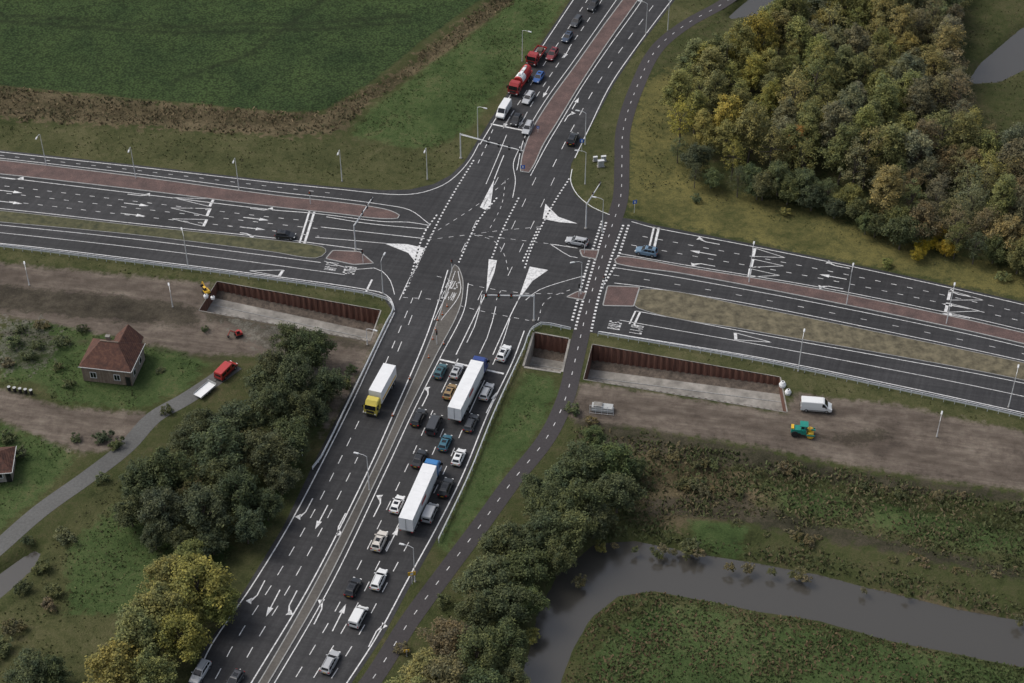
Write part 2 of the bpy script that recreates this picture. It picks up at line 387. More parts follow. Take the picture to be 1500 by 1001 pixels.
rtext(476,390,100,12,'LIJN'); rtext(503,396,100,12,'BUS',.22); rtext(942,484,-100,-17,'LIJN'); rtext(910,478,-100,-17,'BUS',.22)
marks.obj('road_markings',fix=False)
marks=MB(); ZM=.135; rtext(655,440,46,-92,'LIJN'); rtext(661,424,46,-92,'BUS',.22); line([(646,470),(674,430),(671,398)],.13); line([(636,470),(655,430),(667,398)],.13); marks.obj('median_markings',fix=False); ZM=.05
# ---------------------------------------------------------------- zones
H_W=[(318,413),(557,455),(541,500),(292,455)]
H_C=[(783,488),(833,497),(822,545),(768,537)]
H_E=[(868,505),(1142,553),(1152,604),(855,556)]
holes=[GL(H_W),GL(H_C),GL(H_E)]
RIV=[(730,1120),(771,1001),(786,945),(794,903),(824,846),(875,802),(930,799),(1010,815),(1100,830),(1200,849),(1300,874),(1400,899),(1500,916),(1900,1006),(1900,1070),(1500,972),(1400,952),(1300,932),(1200,904),(1100,888),(1020,872),(960,860),(902,868),(858,903),(831,950),(813,1001),(793,1120)]
POND=[(-150,935),(0,848),(30,826),(52,812),(42,832),(0,870),(-150,962)]
W2=[(1425,120),(1440,95),(1500,45),(1700,-40),(1700,60),(1500,98),(1460,118)]
W3=[(1072,26),(1090,10),(1120,-15),(1200,-60),(1230,-50),(1145,0),(1105,20)]
waters=[GL(RIV,-1.1),GL(POND,-1.1),GL(W2,-1.1),GL(W3,-1.1)]
ZN={
'olive':[[(-500,140),(0,182),(300,196),(440,204),(600,222),(680,200),(700,205),(680,240),(640,272),(560,282),(0,224),(-500,170)],
         [(985,0),(1060,-10),(1000,35),(945,90),(925,150),(905,250),(900,320),(860,305),(835,250),(870,180),(930,80)],
         [(-300,310),(0,358),(560,434),(560,445),(300,410),(0,378),(-300,340)],[(860,480),(1500,608),(1500,640),(1160,570),(870,515)],
         [(60,800),(160,700),(260,770),(350,790),(420,760),(380,830),(300,930),(270,1001),(100,1001),(0,1001),(0,900),(60,830)]],
'field':[[(-900,-500),(900,-500),(745,-30),(690,8),(615,62),(540,122),(470,160),(420,163),(200,143),(0,124),(-500,85),(-900,60)]],
'dry':[[(-500,85),(0,126),(200,146),(425,166),(480,160),(560,118),(640,60),(720,0),(780,-60),(800,-40),(715,30),(640,85),(545,145),(500,190),(440,200),(250,188),(0,172),(-500,125)],
       [(900,655),(1000,660),(1100,690),(1120,760),(1000,775),(940,760)],[(1100,850),(1250,860),(1500,900),(1500,925),(1200,860)]],
'lush':[[(512,196),(550,155),(640,88),(720,28),(775,-20),(845,-20),(775,78),(715,150),(690,185),(640,213),(590,216)],
        [(772,545),(812,556),(815,575),(796,622),(745,690),(700,752),(655,805),(640,800),(690,700),(735,610)],
        [(0,480),(60,462),(130,480),(215,505),(270,510),(300,535),(275,570),(200,600),(90,590),(60,560),(0,560)],
        [(100,800),(170,740),(260,790),(340,800),(300,860),(200,900),(100,900)],
        [(400,760),(455,650),(520,555),(505,560),(440,650),(370,780)],[(-100,620),(0,618),(70,640),(110,670),(60,730),(-100,840)],
        [(1120,702),(1300,728),(1500,780),(1500,818),(1300,775),(1150,745)],[(1010,762),(1095,775),(1080,815),(1015,798)],
        [(870,960),(960,880),(1200,925),(1500,985),(1700,1030),(1700,1150),(850,1150)]],
'leafy':[[(925,180),(945,120),(1000,90),(1020,180),(1040,270),(1200,310),(1360,365),(1700,440),(1900,520),(1500,437),(1300,394),(1100,352),(960,326),(925,315),(922,250)]],
'dirt':[[(-300,360),(0,384),(200,404),(310,415),(300,455),(420,480),(545,505),(530,530),(500,560),(440,530),(360,520),(300,520),(200,500),(100,478),(0,462),(-300,430)],
        [(850,560),(1000,582),(1150,606),(1165,575),(1300,590),(1500,632),(1900,720),(1900,810),(1500,718),(1380,704),(1200,672),(1080,648),(950,628),(860,622),(830,610)],
        [(-100,560),(0,568),(90,596),(210,604),(225,625),(180,655),(120,665),(60,640),(0,615),(-100,600)],
        [(555,470),(548,508),(500,600),(470,640),(500,540),(530,500)]],
'mud':[[(-300,396),(0,418),(150,430),(270,444),(292,458),(288,478),(200,472),(0,454),(-300,430)],[(300,455),(420,480),(545,505),(545,514),(420,492),(310,470)],
       [(850,613),(960,632),(1090,655),(1250,690),(1400,712),(1500,722),(1500,736),(1300,717),(1100,683),(960,666),(850,645)],
       [(1200,640),(1290,628),(1310,640),(1250,652)],
       [(940,732),(1050,723),(1200,766),(1400,813),(1500,836),(1500,852),(1350,820),(1180,790),(1040,760),(950,756)],
       [(850,870),(830,860),(880,800),(1000,812),(1200,846),(1500,912),(1500,918),(1200,855),(1000,820),(900,808)]],
'rubble':[[(0,470),(60,470),(90,500),(60,540),(0,540)],[(330,470),(370,465),(440,490),(480,560),(440,560),(380,510)]],
}
# ---------------------------------------------------------------- ground sheet
def sdist(P,X,Y):
    n=len(P); inside=np.zeros(X.shape,bool); d=np.full(X.shape,1e9)
    for i in range(n):
        x1,y1=P[i-1];x2,y2=P[i]
        c=((y1>Y)!=(y2>Y)); 
        with np.errstate(divide='ignore',invalid='ignore'):
            xi=(x2-x1)*(Y-y1)/(y2-y1 if y2!=y1 else 1e-9)+x1
        inside^=(c&(X<xi))
        L=(x2-x1)**2+(y2-y1)**2+1e-9; t=np.clip(((X-x1)*(x2-x1)+(Y-y1)*(y2-y1))/L,0,1)
        d=np.minimum(d,np.hypot(X-x1-t*(x2-x1),Y-y1-t*(y2-y1)))
    return np.where(inside,d,-d)
def sdu(polys,X,Y):
    r=np.full(X.shape,-1e9)
    for P in polys: r=np.maximum(r,sdist(P,X,Y))
    return r
def pdist(P,X,Y):
    d=np.full(X.shape,1e9)
    for a,b_ in zip(P,P[1:]):
        x1,y1=a[0],a[1];x2,y2=b_[0],b_[1]
        L=(x2-x1)**2+(y2-y1)**2+1e-9; t=np.clip(((X-x1)*(x2-x1)+(Y-y1)*(y2-y1))/L,0,1)
        d=np.minimum(d,np.hypot(X-x1-t*(x2-x1),Y-y1-t*(y2-y1)))
    return d
st=1.25
gx,gy=np.meshgrid(np.arange(-175,176,st),np.arange(-115,180,st)); gx=gx.ravel();gy=gy.ravel()
pts=np.stack([gx+rng.uniform(-.25,.25,gx.size),gy+rng.uniform(-.25,.25,gx.size)],1)
far=[]
for r in(260,400,700,1300,2500,5000):
    for k in range(28):
        a=2*math.pi*(k+r*.01)/28; far.append((r*math.cos(a),r*math.sin(a)))
hp=[];he=[]
for Hh in holes:
    o=len(hp); hp+=Hh; he+=[(o+i,o+(i+1)%4) for i in range(4)]
keep=np.ones(len(pts),bool)
for Hh in holes: keep&=np.abs(sdist(Hh,pts[:,0],pts[:,1]))>.35
pts=pts[keep]
allp=[Vector(p) for p in hp]+[Vector(p) for p in pts]+[Vector(p) for p in far]
res=delaunay_2d_cdt(allp,he,[],0,1e-5)
V=np.array([(v.x,v.y) for v in res[0]]); T=np.array([f for f in res[2]])
cx=V[T].mean(1)
inh=sdu(holes,cx[:,0],cx[:,1])>0
T=T[~inh]; X,Y=V[:,0],V[:,1]
roadw=GL(OUT); sdr=sdist(roadw,X,Y)
dpath=pdist(PW,X,Y)-1.8; dlane=pdist(LW[::3]+[LW[-1]],X,Y)-2.2; sdh=sdu(holes,X,Y)
sdw=sdu(waters,X,Y)
def vnoise(X,Y,s,seed):
    r=np.random.default_rng(seed); z=0
    for k in range(7):
        a=r.uniform(0,6.28); f=s*r.uniform(.6,1.7); z=z+np.sin((X*math.cos(a)+Y*math.sin(a))*f+r.uniform(0,6.28))
    return z/4
free=np.clip((np.minimum(np.minimum(-sdr,dpath),np.minimum(dlane,-sdh))-1.0)/4,0,1)
zones={k:np.clip(sdu([GL(q) for q in P],X,Y),-8,8) for k,P in ZN.items()}
flatz=np.clip(zones['dirt']/2,0,1)*.75*(1-np.clip(zones['mud']+.5,0,1))
Z=free*(1-flatz)*(vnoise(X,Y,.35,1)*.16+vnoise(X,Y,1.5,2)*.07)
Z+=free*np.clip(zones['mud'],0,1)*(vnoise(X,Y,1.9,5)*.22)
Z-=np.clip(free,0,1)*.15
def ditch(P,depth,w):
    global Z
    d=pdist(GL(P),X,Y); Z=Z-depth*np.exp(-(d/w)**2)*free
ditch([(930,700),(1100,690),(1300,735),(1500,765)],.9,2.2); ditch([(1000,770),(1200,790),(1500,865)],-.8,2.5); ditch([(0,150),(430,180),(560,130),(740,0)],.8,2)
t=np.clip((sdw+2.6)/3.2,0,1); t=t*t*(3-2*t); Z=Z*(1-t)-1.9*t
Z[np.hypot(X,Y)>230]=0
def tri_mesh(name,V3,T,mats):
    me=bpy.data.meshes.new(name); me.vertices.add(len(V3)); me.vertices.foreach_set('co',np.asarray(V3,np.float32).ravel())
    k=T.shape[1]; me.loops.add(T.size); me.loops.foreach_set('vertex_index',T.astype(np.int32).ravel())
    me.polygons.add(len(T)); me.polygons.foreach_set('loop_start',np.arange(0,T.size,k,dtype=np.int32)); me.polygons.foreach_set('loop_total',np.full(len(T),k,np.int32))
    for m_ in mats: me.materials.append(M[m_])
    me.update(calc_edges=True); me.validate(); return me
m,nt,b=newmat('ground'); p=geopos(nt)
nb=noise(nt,.09,4,.6,p,.4); nm_=noise(nt,.55,5,.72,p); nf=noise(nt,3.0,3,.7,p)
mixn=mth(nt,'ADD',mth(nt,'MULTIPLY',nb,.35),mth(nt,'ADD',mth(nt,'MULTIPLY',nm_,.4),mth(nt,'MULTIPLY',nf,.25)))
def zc(stops,f=mixn): return ramp(nt,f,stops)
col=zc([(.36,(.028,.034,.013)),(.46,(.05,.06,.022)),(.55,(.075,.075,.034)),(.64,(.12,.10,.055))])
vo=nt.nodes.new('ShaderNodeTexVoronoi'); vo.inputs['Scale'].default_value=1.9; nt.links.new(p,vo.inputs['Vector'])
vf=mth(nt,'ADD',mth(nt,'MULTIPLY',vo.outputs['Distance'],.6),mth(nt,'MULTIPLY',nm_,.6))
fieldc=mixc(nt,1.0,ramp(nt,vf,[(.33,(.060,.100,.037)),(.78,(.021,.034,.014))]),ramp(nt,nb,[(.3,(.72,.74,.75)),(.7,(1.28,1.2,1.1))]),'MULTIPLY')
streak=noise(nt,1.0,5,.7,mapping(nt,p,(7,.9,1),math.radians(-11),'TEXTURE'))
dirtf=mth(nt,'ADD',mth(nt,'MULTIPLY',streak,.28),mth(nt,'ADD',mth(nt,'MULTIPLY',nm_,.37),mth(nt,'MULTIPLY',nb,.35)))
spec={'olive':(zc([(.38,(.038,.046,.018)),(.5,(.072,.076,.032)),(.62,(.12,.112,.056))]),1.2),
'field':(fieldc,.8),
'dry':(zc([(.38,(.042,.042,.02)),(.5,(.098,.080,.046)),(.62,(.17,.135,.08))]),5),
'lush':(zc([(.38,(.030,.048,.017)),(.47,(.050,.078,.026)),(.54,(.070,.098,.036)),(.62,(.12,.118,.055))]),3),
'leafy':(zc([(.38,(.05,.058,.02)),(.48,(.092,.090,.034)),(.6,(.175,.155,.055))]),3),
'dirt':(ramp(nt,dirtf,[(.38,(.070,.057,.047)),(.47,(.12,.098,.080)),(.53,(.155,.128,.104)),(.62,(.23,.195,.16))]),1.6),
'mud':(zc([(.4,(.022,.020,.015)),(.5,(.045,.040,.028)),(.6,(.08,.068,.05))]),2.5),
'rubble':(zc([(.42,(.03,.035,.015)),(.5,(.09,.085,.07)),(.58,(.20,.19,.16))]),6)}
for k in('olive','dry','field','lush','leafy','dirt','mud','rubble'):
    a=nt.nodes.new('ShaderNodeAttribute'); a.attribute_name='z_'+k
    c,amp=spec[k]
    f=mth(nt,'ADD',mth(nt,'MULTIPLY',mth(nt,'SUBTRACT',nm_,.5),amp*3),a.outputs['Fac'])
    f=mth(nt,'ADD',mth(nt,'MULTIPLY',f,.8 if k!='field' else 1.5),.5,True)
    if k in('rubble',): f=mth(nt,'MULTIPLY',f,.7)
    if k=='mud': f=mth(nt,'MULTIPLY',f,.85)
    col=mixc(nt,f,col,c)
a=nt.nodes.new('ShaderNodeAttribute'); a.attribute_name='z_track'
f=mth(nt,'ADD',mth(nt,'MULTIPLY',mth(nt,'SUBTRACT',nm_,.5),1.2),a.outputs['Fac'],True)
col=mixc(nt,mth(nt,'MULTIPLY',f,.65),col,(.018,.022,.012))
a=nt.nodes.new('ShaderNodeAttribute'); a.attribute_name='z_rut'
f=mth(nt,'MULTIPLY',mth(nt,'MULTIPLY',a.outputs['Fac'],nm_),1.0,True)
col=mixc(nt,f,col,(.055,.043,.034))
nt.links.new(col,b.inputs['Base Color']); b.inputs['Roughness'].default_value=.95; b.inputs['Specular IOR Level'].default_value=.1
bump(nt,b,mth(nt,'ADD',nm_,nf),.6,.3)
M['ground']=m
me=tri_mesh('ground',np.stack([X,Y,Z],1),T,['ground'])
for k,a in zones.items():
    at_=me.attributes.new('z_'+k,'FLOAT','POINT'); at_.data.foreach_set('value',a.astype(np.float32))
trk=np.zeros_like(X)
for P in([(-300,30),(0,30),(250,48),(480,42),(600,30)],[(250,120),(370,78),(430,30),(500,-20),(560,-80)],[(-300,22),(0,20),(250,38),(480,32),(600,22)]):
    trk=np.maximum(trk,np.clip(1.3-pdist(GL(P),X,Y)/.8,0,1))
at_=me.attributes.new('z_track','FLOAT','POINT'); at_.data.foreach_set('value',trk.astype(np.float32))
rut=np.zeros_like(X)
for P in([(-300,375),(0,398),(200,415),(300,428)],[(-300,382),(0,406),(200,424),(290,438)],[(0,488),(200,505),(330,528),(345,535)],[(860,585),(1000,597),(1150,622),(1300,650),(1500,690),(1800,750)],[(850,595),(1000,608),(1150,634),(1300,663),(1500,705),(1800,765)],
         [(1165,600),(1260,606),(1320,632),(1290,655),(1200,640),(1150,622)],[(1180,590),(1350,612),(1500,650),(1800,720)],[(30,575),(110,612),(200,618)],[(420,500),(500,540),(480,600)]):
    rut=np.maximum(rut,np.clip(1.25-pdist(GL(P),X,Y)/.75,0,1))
at_=me.attributes.new('z_rut','FLOAT','POINT'); at_.data.foreach_set('value',rut.astype(np.float32))
me.polygons.foreach_set('use_smooth',np.ones(len(me.polygons),bool))
place(me,'ground')
wc=V[T].mean(1); sel=sdu(waters,wc[:,0],wc[:,1])>-3.2
me=tri_mesh('water',np.stack([X,Y,np.full_like(X,-1.1)],1),T[sel],['water']); place(me,'river_water')
# ---------------------------------------------------------------- underpass trenches
def trench(P,zf,name):
    P=[Vector(p) for p in P]; mb=MB()
    nl,nr,sr,sl=P; z0,z1=zf
    ml,mr=nl.lerp(sl,.22),nr.lerp(sr,.22)
    mb.add([(ml.x,ml.y,z0),(mr.x,mr.y,z1),(sr.x,sr.y,z1),(sl.x,sl.y,z0)],[(0,1,2,3)],'concrete')
    mb.add([(nl.x,nl.y,z0+.5),(nr.x,nr.y,z1+.5),(mr.x,mr.y,z1),(ml.x,ml.y,z0)],[(0,1,2,3)],'earth')
    def wall(a,b_,za,zb,inw):
        L=(b_-a).length; n=max(2,int(L/.6)); d=(b_-a).normalized(); q=Vector((d.y,-d.x))*inw; vs=[]
        for i in range(n*2+1):
            t=i/(n*2); p=a.lerp(b_,t)+q*(.18 if i%4 in(1,2) else 0.0)
            vs+=[(p.x,p.y,.02),(p.x,p.y,za+(zb-za)*t-.05)]
        mb.add(vs,[(2*i,2*i+2,2*i+3,2*i+1) for i in range(n*2)],'rust')
    wall(nl,nr,z0,z1,1); wall(sr,sl,z1,z0,1)
    for a,b_,z in((nl,sl,z0),(nr,sr,z1)):
        mb.add([(a.x,a.y,.05),(b_.x,b_.y,.05),(b_.x,b_.y,z),(a.x,a.y,z)],[(0,1,2,3)],'rust' if name!='underpass_opening' else 'concrete')
    c=sum(P,Vector((0,0)))/4
    edges=((nl,nr,.14),(sr,sl,.12),(nl,sl,.1),(nr,sr,.25)) if name!='underpass_opening' else ((nl,nr,.3),(sr,sl,.45),(nl,sl,.4),(nr,sr,.4))
    for a,b_,w_ in edges:
        d=(b_-a).normalized(); q=Vector((d.y,-d.x)); mid=(a+b_)/2
        if (mid-c).dot(q)<0: q=-q
        mm=mid+q*(w_/2+.01); mb.box((mm.x,mm.y,.03),((b_-a).length,w_,.1),'concrete',math.atan2(d.y,d.x))
    for f_ in(.45,.72):
        a=nl.lerp(sl,f_); b_=nr.lerp(sr,f_); mb.cyl((a.x,a.y,z0+.02),(b_.x,b_.y,z1+.02),.1,.1,'kerb' if f_<.5 else 'earth',4)
    return mb.obj(name,fix=False)
trench(holes[0],(-2.6,-4.2),'underpass_trench'); trench(holes[1],(-4.2,-4.2),'underpass_opening'); trench(holes[2],(-4.4,-2.4),'underpass_trench')
# ---------------------------------------------------------------- guard rails
def guardrail(pts,name='guard_rail'):
    P=catmull(GL(pts),2.0); C=cum(P); mb=MB(); n=int(C[-1]/1.0); ring=[]
    prof=[(.0,-.155),(.05,-.10),(.0,-.02),(.0,.02),(.05,.10),(.0,.155),(-.05,.155),(-.05,-.155)]
    for i in range(n+1):
        p,d=at(P,C,C[-1]*i/n); q=(-d.y,d.x)
        ring.append([(p.x+q[0]*a,p.y+q[1]*a,.62+b_) for a,b_ in prof])
    mb.loft(ring,'galv')
    for i in range(0,int(C[-1]/2)+1):
        p,d=at(P,C,i*2.0); mb.box((p.x-d.y*-.12,p.y-d.x*.12,.4),(.1,.1,.85),'galv',math.atan2(d.y,d.x))
        mb.box((p.x,p.y,.93),(.07,.07,.2),'galv')
    for i in range(n):
        p,d=at(P,C,C[-1]*i/n); p2,_=at(P,C,C[-1]*(i+1)/n); mb.cyl((p.x,p.y,1.05),(p2.x,p2.y,1.05),.06,.06,'galv',5,False)
    return mb.obj(name)
guardrail([(-300,330),(0,364),(200,388),(400,413),(545,435),(570,443),(577,455),(567,475),(548,515),(512,590),(470,675),(458,690)])
guardrail([(642,795),(686,702),(724,608),(768,512),(778,486),(792,478),(836,486)])
guardrail([(876,492),(1100,530),(1300,571),(1490,612),(1800,690)])
# ---------------------------------------------------------------- vehicles
def lerp3(q,s,t):
    a,b_,c,d=[Vector(x) for x in q]; return (a.lerp(b_,s)).lerp(d.lerp(c,s),t)
def pane(mb,q,s0,s1,t0,t1,off,k):
    P=[lerp3(q,s0,t0),lerp3(q,s1,t0),lerp3(q,s1,t1),lerp3(q,s0,t1)]
    n=(Vector(q[1])-Vector(q[0])).cross(Vector(q[3])-Vector(q[0])).normalized()*off
    mb.add([p+n for p in P],[(0,1,2,3)],k)
def wheels(mb,xs,y,r,w=.24):
    for x in xs:
        for s in(-1,1):
            mb.cyl((x,s*(y-w),r),(x,s*y,r),r,r,'tyre',14); mb.cyl((x,s*y,r),(x,s*(y+.012),r),r*.6,r*.55,'rim',10)
def car_mesh(kind):
    mb=MB(); L,W,H={'hatch':(4.2,1.8,1.5),'sedan':(4.6,1.82,1.45),'wagon':(4.7,1.84,1.5),'suv':(4.6,1.9,1.72)}[kind]
    sx=L/4.4; sz=H/1.48; hw=W/2
    S=[(-2.2,.80,.80,.40),(-2.13,.92,.93,.28),(-1.7,.985,.97,.2),(0,1,.96,.19),(.95,.99,.93,.19),(1.6,.96,.82,.2),(2.05,.87,.70,.26),(2.2,.70,.56,.36)]
    rings=[]
    for x,w,zt,zb in S:
        w*=hw; x*=sx; zt*=sz
        r=[(w*.88,zb),(w,zb+.15),(w*1.0,(zt+zb)/2+.08),(w*.97,zt-.12),(w*.86,zt)]
        rings.append([(x,y,z) for y,z in r]+[(x,-y,z) for y,z in r[::-1]])
    mb.loft(rings,'carpaint')
    xr0,xr1,xf1,xf0={'hatch':(-2.08,-1.62,.15,1.05),'sedan':(-1.72,-1.0,.15,1.0),'wagon':(-2.12,-1.85,.2,1.05),'suv':(-2.12,-1.8,.2,1.0)}[kind]
    xr0,xr1,xf1,xf0=[x*sx for x in(xr0,xr1,xf1,xf0)]
    zb=.94*sz; zt=H-.05; bw=hw*.90; tw=hw*.70
    A=[(xr0,bw,zb),(xf0,bw*.96,zb-.03),(xf0,-bw*.96,zb-.03),(xr0,-bw,zb)]
    B=[(xr1,tw,zt),(xf1,tw,zt),(xf1,-tw,zt),(xr1,-tw,zt)]
    Cc=[(xr1+.12,tw-.1,H),(xf1-.15,tw-.1,H),(xf1-.15,-tw+.1,H),(xr1+.12,-tw+.1,H)]
    mb.loft([A,B,Cc],'carpaint')
    right=(A[3],A[2],B[2],B[3]); left=(A[1],A[0],B[0],B[1]); fr=(A[2],A[1],B[1],B[2]); re=(A[0],A[3],B[3],B[0])
    pane(mb,fr,.05,.95,.06,.93,.015,'glass'); pane(mb,re,.1,.9,.2,.9,.015,'glass')
    for q in(right,left):
        for s0,s1 in((.1,.36),(.39,.64),(.67,.9)) : pane(mb,q,s0,s1,.14,.9,.015,'glass')
    wheels(mb,(-1.32*sx,1.36*sx),hw*1.0+.005,.33)
    for x in(-1.32*sx,1.36*sx):
        for s in(-1,1): mb.cyl((x,s*(hw-.3),.36),(x,s*(hw-.002)*1.0,.36),.4,.4,'black',14)
    for s in(-1,1):
        mb.box((2.08*sx,s*hw*.66,.62*sz),(.22,.32,.13),'head'); mb.box((-2.15*sx,s*hw*.74,.78*sz),(.12,.3,.2),'tail'); mb.box((.72*sx,s*(hw+.06),.98*sz),(.14,.2,.13),'carpaint')
    mb.box((2.15*sx,0,.42),(.12,1.1,.2),'black'); mb.box((-2.18*sx,0,.36),(.1,1.3,.18),'black'); mb.box((-2.215*sx,0,.62),(.02,.5,.11),'yellow')
    mb.box((0,0,.2),(3.9*sx,W*.86,.12),'black')
    if kind in('wagon','suv'):
        for s in(-1,1): mb.box(((xr1+xf1)/2,s*(tw-.12),H+.03),((xf1-xr1)*.8,.04,.04),'black')
    if kind in('hatch','suv'): mb.box(((xr1+xf1)/2+.1,0,H+.006),((xf1-xr1)*.4,.8,.012),'glass')
    return finish(mb,'car_'+kind)
def van_mesh(L,H,W=1.98,windows=False):
    mb=MB(); h=L/2; hw=W/2
    S=[(-h,H-.12,.4),(-h+.06,H,.3),(-h*.2,H+.02,.28),(h-1.75,H,.28),(h-1.5,H-.08,.28),(h-.75,H*.55+.05,.28),(h-.15,H*.42,.3),(h,H*.34,.38)]
    rings=[]
    for i,(x,zt,zb) in enumerate(S):
        w=hw*(.97 if i in(0,) else (.9 if i==7 else 1)); tp=.90 if i<5 else .93
        r=[(w*.93,zb),(w,zb+.2),(w,min(zt-.1,H*.55)),(w*tp,zt-.08),(w*(tp-.08),zt)]
        rings.append([(x,y,z) for y,z in r]+[(x,-y,z) for y,z in r[::-1]])
    mb.loft(rings,'carpaint')
    a=rings[4];b_=rings[5]
    q=((b_[5][0],b_[5][1],b_[5][2]),(b_[4][0],b_[4][1],b_[4][2]),a[4],a[5]); pane(mb,q,.04,.96,.05,.92,.02,'glass')
    for s in(-1,1):
        y=s*(hw*1.0)
        vs=[(h-1.85,y*.985+s*.02,H*.6),(h-.95,y*.985+s*.02,H*.6),(h-1.5,y*.925+s*.02,H-.25),(h-1.85,y*.925+s*.02,H-.25)]
        mb.add(vs,[(0,1,2,3)],'glass')
        if windows:
            for x0 in(-h+.3,-h+1.6): mb.add([(x0,y*.985+s*.02,H*.6),(x0+1.1,y*.985+s*.02,H*.6),(x0+1.1,y*.925+s*.02,H-.25),(x0,y*.925+s*.02,H-.25)],[(0,1,2,3)],'glass')
        mb.box((h-.1,s*hw*.72,H*.36),(.2,.34,.16),'head'); mb.box((-h-.005,s*hw*.88,H*.42),(.05,.14,.4),'tail'); mb.box((h-1.15,s*(hw+.13),H*.6),(.14,.22,.26),'black')
        mb.box((0,s*(hw+.008),.55),(L*.55,.03,.12),'black')
    mb.box((-h-.012,0,H*.68),(.02,W*.66,H*.2),'glass')
    mb.box((h-.01,0,.45),(.12,W*.85,.25),'black'); mb.box((-h-.03,0,.4),(.1,W*.9,.15),'black'); mb.box((0,0,.28),(L*.9,W*.85,.12),'black')
    wheels(mb,(-h+1.05,h-.95),hw+.005,.36)
    return finish(mb,'van')
def tractor(mb,x0,hi=3.7):
    hw=1.24; S=[(x0,.9,hi-.25),(x0+.1,.7,hi),(x0+1.2,.7,hi-.05),(x0+1.75,.5,hi-.75),(x0+2.15,.45,2.7),(x0+2.32,.45,1.7),(x0+2.28,.4,.9)]
    rings=[]
    for i,(x,zb,zt) in enumerate(S):
        r=[(hw*.95,zb),(hw,zb+.25),(hw,zt-.35),(hw*.93,zt-.1),(hw*.82,zt)]
        if zt-zb<.8: r=[(hw*.95,zb),(hw*.97,zb+.1),(hw*.97,zt-.2),(hw*.93,zt-.08),(hw*.85,zt)]
        rings.append([(x,y,z) for y,z in r]+[(x,-y,z) for y,z in r[::-1]])
    mb.loft(rings,'carpaint')
    q=((x0+2.32,-hw*.9,1.75),(x0+2.32,hw*.9,1.75),(x0+2.14,hw*.9,2.72),(x0+2.14,-hw*.9,2.72)); pane(mb,q,.02,.98,.02,.98,.03,'glass')
    for s in(-1,1):
        mb.add([(x0+1.1,s*(hw+.02),1.75),(x0+2.1,s*(hw+.02),1.75),(x0+1.95,s*(hw+.02),2.5),(x0+1.1,s*(hw+.02),2.5)],[(0,1,2,3)],'glass')
        mb.box((x0+2.0,s*(hw+.2),2.2),(.15,.3,.7),'black'); mb.box((x0+2.3,s*.95,.85),(.1,.35,.22),'head')
    mb.box((x0+2.3,0,.62),(.2,2.3,.3),'black'); mb.box((x0+2.33,0,1.3),(.06,1.5,.5),'black')
def semi(trailer):
    mb=MB(); tractor(mb,5.9); mb.box((4.6,0,.85),(6.2,.9,.25),'black'); wheels(mb,(7.0,3.6),1.24,.5,.32)
    mb.box((4.9,.0,.75),(1.2,2.3,.5),'greypl')
    mb.box((-1.3,0,2.62),(13.6,2.55,2.75),trailer,0,.996,.975)
    for i in range(9): mb.box((-7.4+i*1.53,0,4.003),(.05,2.4,.02),'whitepl')
    mb.box((-8.11,0,2.6),(.03,.05,2.6),'black'); mb.box((-8.12,0,1.2),(.05,2.5,.14),'greypl')
    for s in(-1,1):
        mb.box((-1.3,s*1.285,1.28),(13.6,.03,.1),'greypl'); mb.box((.3,s*1.2,.75),(6.5,.05,.6),'greypl'); mb.box((-8.13,s*1.05,1.0),(.06,.35,.15),'tail')
        mb.box((-2.0,s*1.279,2.9),(2.4,.012,.7),'redpaint')
    mb.box((-1.5,0,1.1),(12.5,1.1,.25),'black'); wheels(mb,(-4.0,-5.3,-6.6),1.24,.5,.36)
    return finish(mb,'semi_truck')
def rigid(boxk,L=9.5,boxh=2.5):
    mb=MB(); h=L/2; tractor(mb,h-2.35,3.2); mb.box((-1.3,0,.85),(L-2.4,.9,.25),'black')
    mb.box((-1.35,0,1.15+boxh/2),(L-2.9,2.5,boxh),boxk,0,.99,.97); wheels(mb,(h-1.3,-h+2.6,-h+1.4),1.23,.5,.3)
    for s in(-1,1): mb.box((-h-.0,s*1.0,1.0),(.06,.35,.15),'tail')
    return mb
CAR={k:car_mesh(k) for k in('hatch','sedan','wagon','suv')}
CAR['van']=van_mesh(5.7,2.35); CAR['svan']=van_mesh(4.5,1.85,1.85,True); CAR['minibus']=van_mesh(5.1,1.98,1.92,True)
CAR['semi']=semi('whitepl')
mb=rigid('whitepl',10.8,2.8); mb.box((-1.4,0,1.75),(7,2.56,.4),'yellow'); CAR['rigid']=finish(mb,'box_truck')
mb=MB(); tractor(mb,2.4,3.1); mb.box((-1.3,0,.9),(7.2,1,.3),'black')
mb.box((-1.4,0,1.35),(7,2.4,.5),'redpaint'); mb.cyl((-4.6,0,2.2),(1.6,0,2.2),1.05,1.05,'redpaint',16); mb.cyl((-1.0,0,2.2),(1.0,0,2.2),1.08,1.08,'whitepl',16); mb.box((-1.5,0,3.3),(3,.7,.15),'whitepl')
for x in(-3.5,-1.5,.5): mb.cyl((x,0,3.2),(x,0,3.4),.3,.3,'greypl',10)
wheels(mb,(3.4,-2.2,-3.5),1.22,.5,.3); CAR['tank']=finish(mb,'tanker_truck')
mb=MB(); tractor(mb,1.3,2.9); mb.box((-1.2,0,.9),(5,1,.3),'black'); mb.box((-1.2,0,1.15),(4.6,2.4,.15),'greypl')
for s in(-1,1): mb.box((-1.2,s*1.18,1.45),(4.6,.06,.5),'redpaint')
mb.box((-3.48,0,1.45),(.06,2.3,.5),'redpaint'); mb.box((1.0,0,1.7),(.06,2.3,1.0),'redpaint'); mb.box((-1.8,.2,1.55),(2.2,1.4,.7),'bark',.1,.8,.8)
wheels(mb,(2.4,-2.0),1.22,.48,.3); CAR['flat']=finish(mb,'flatbed_truck')
def guide(P): return catmull(GL(P),3)
GS=guide(RM); GN=guide(NM); GW=guide(WT+[(560,325)]); GE=guide(EB)
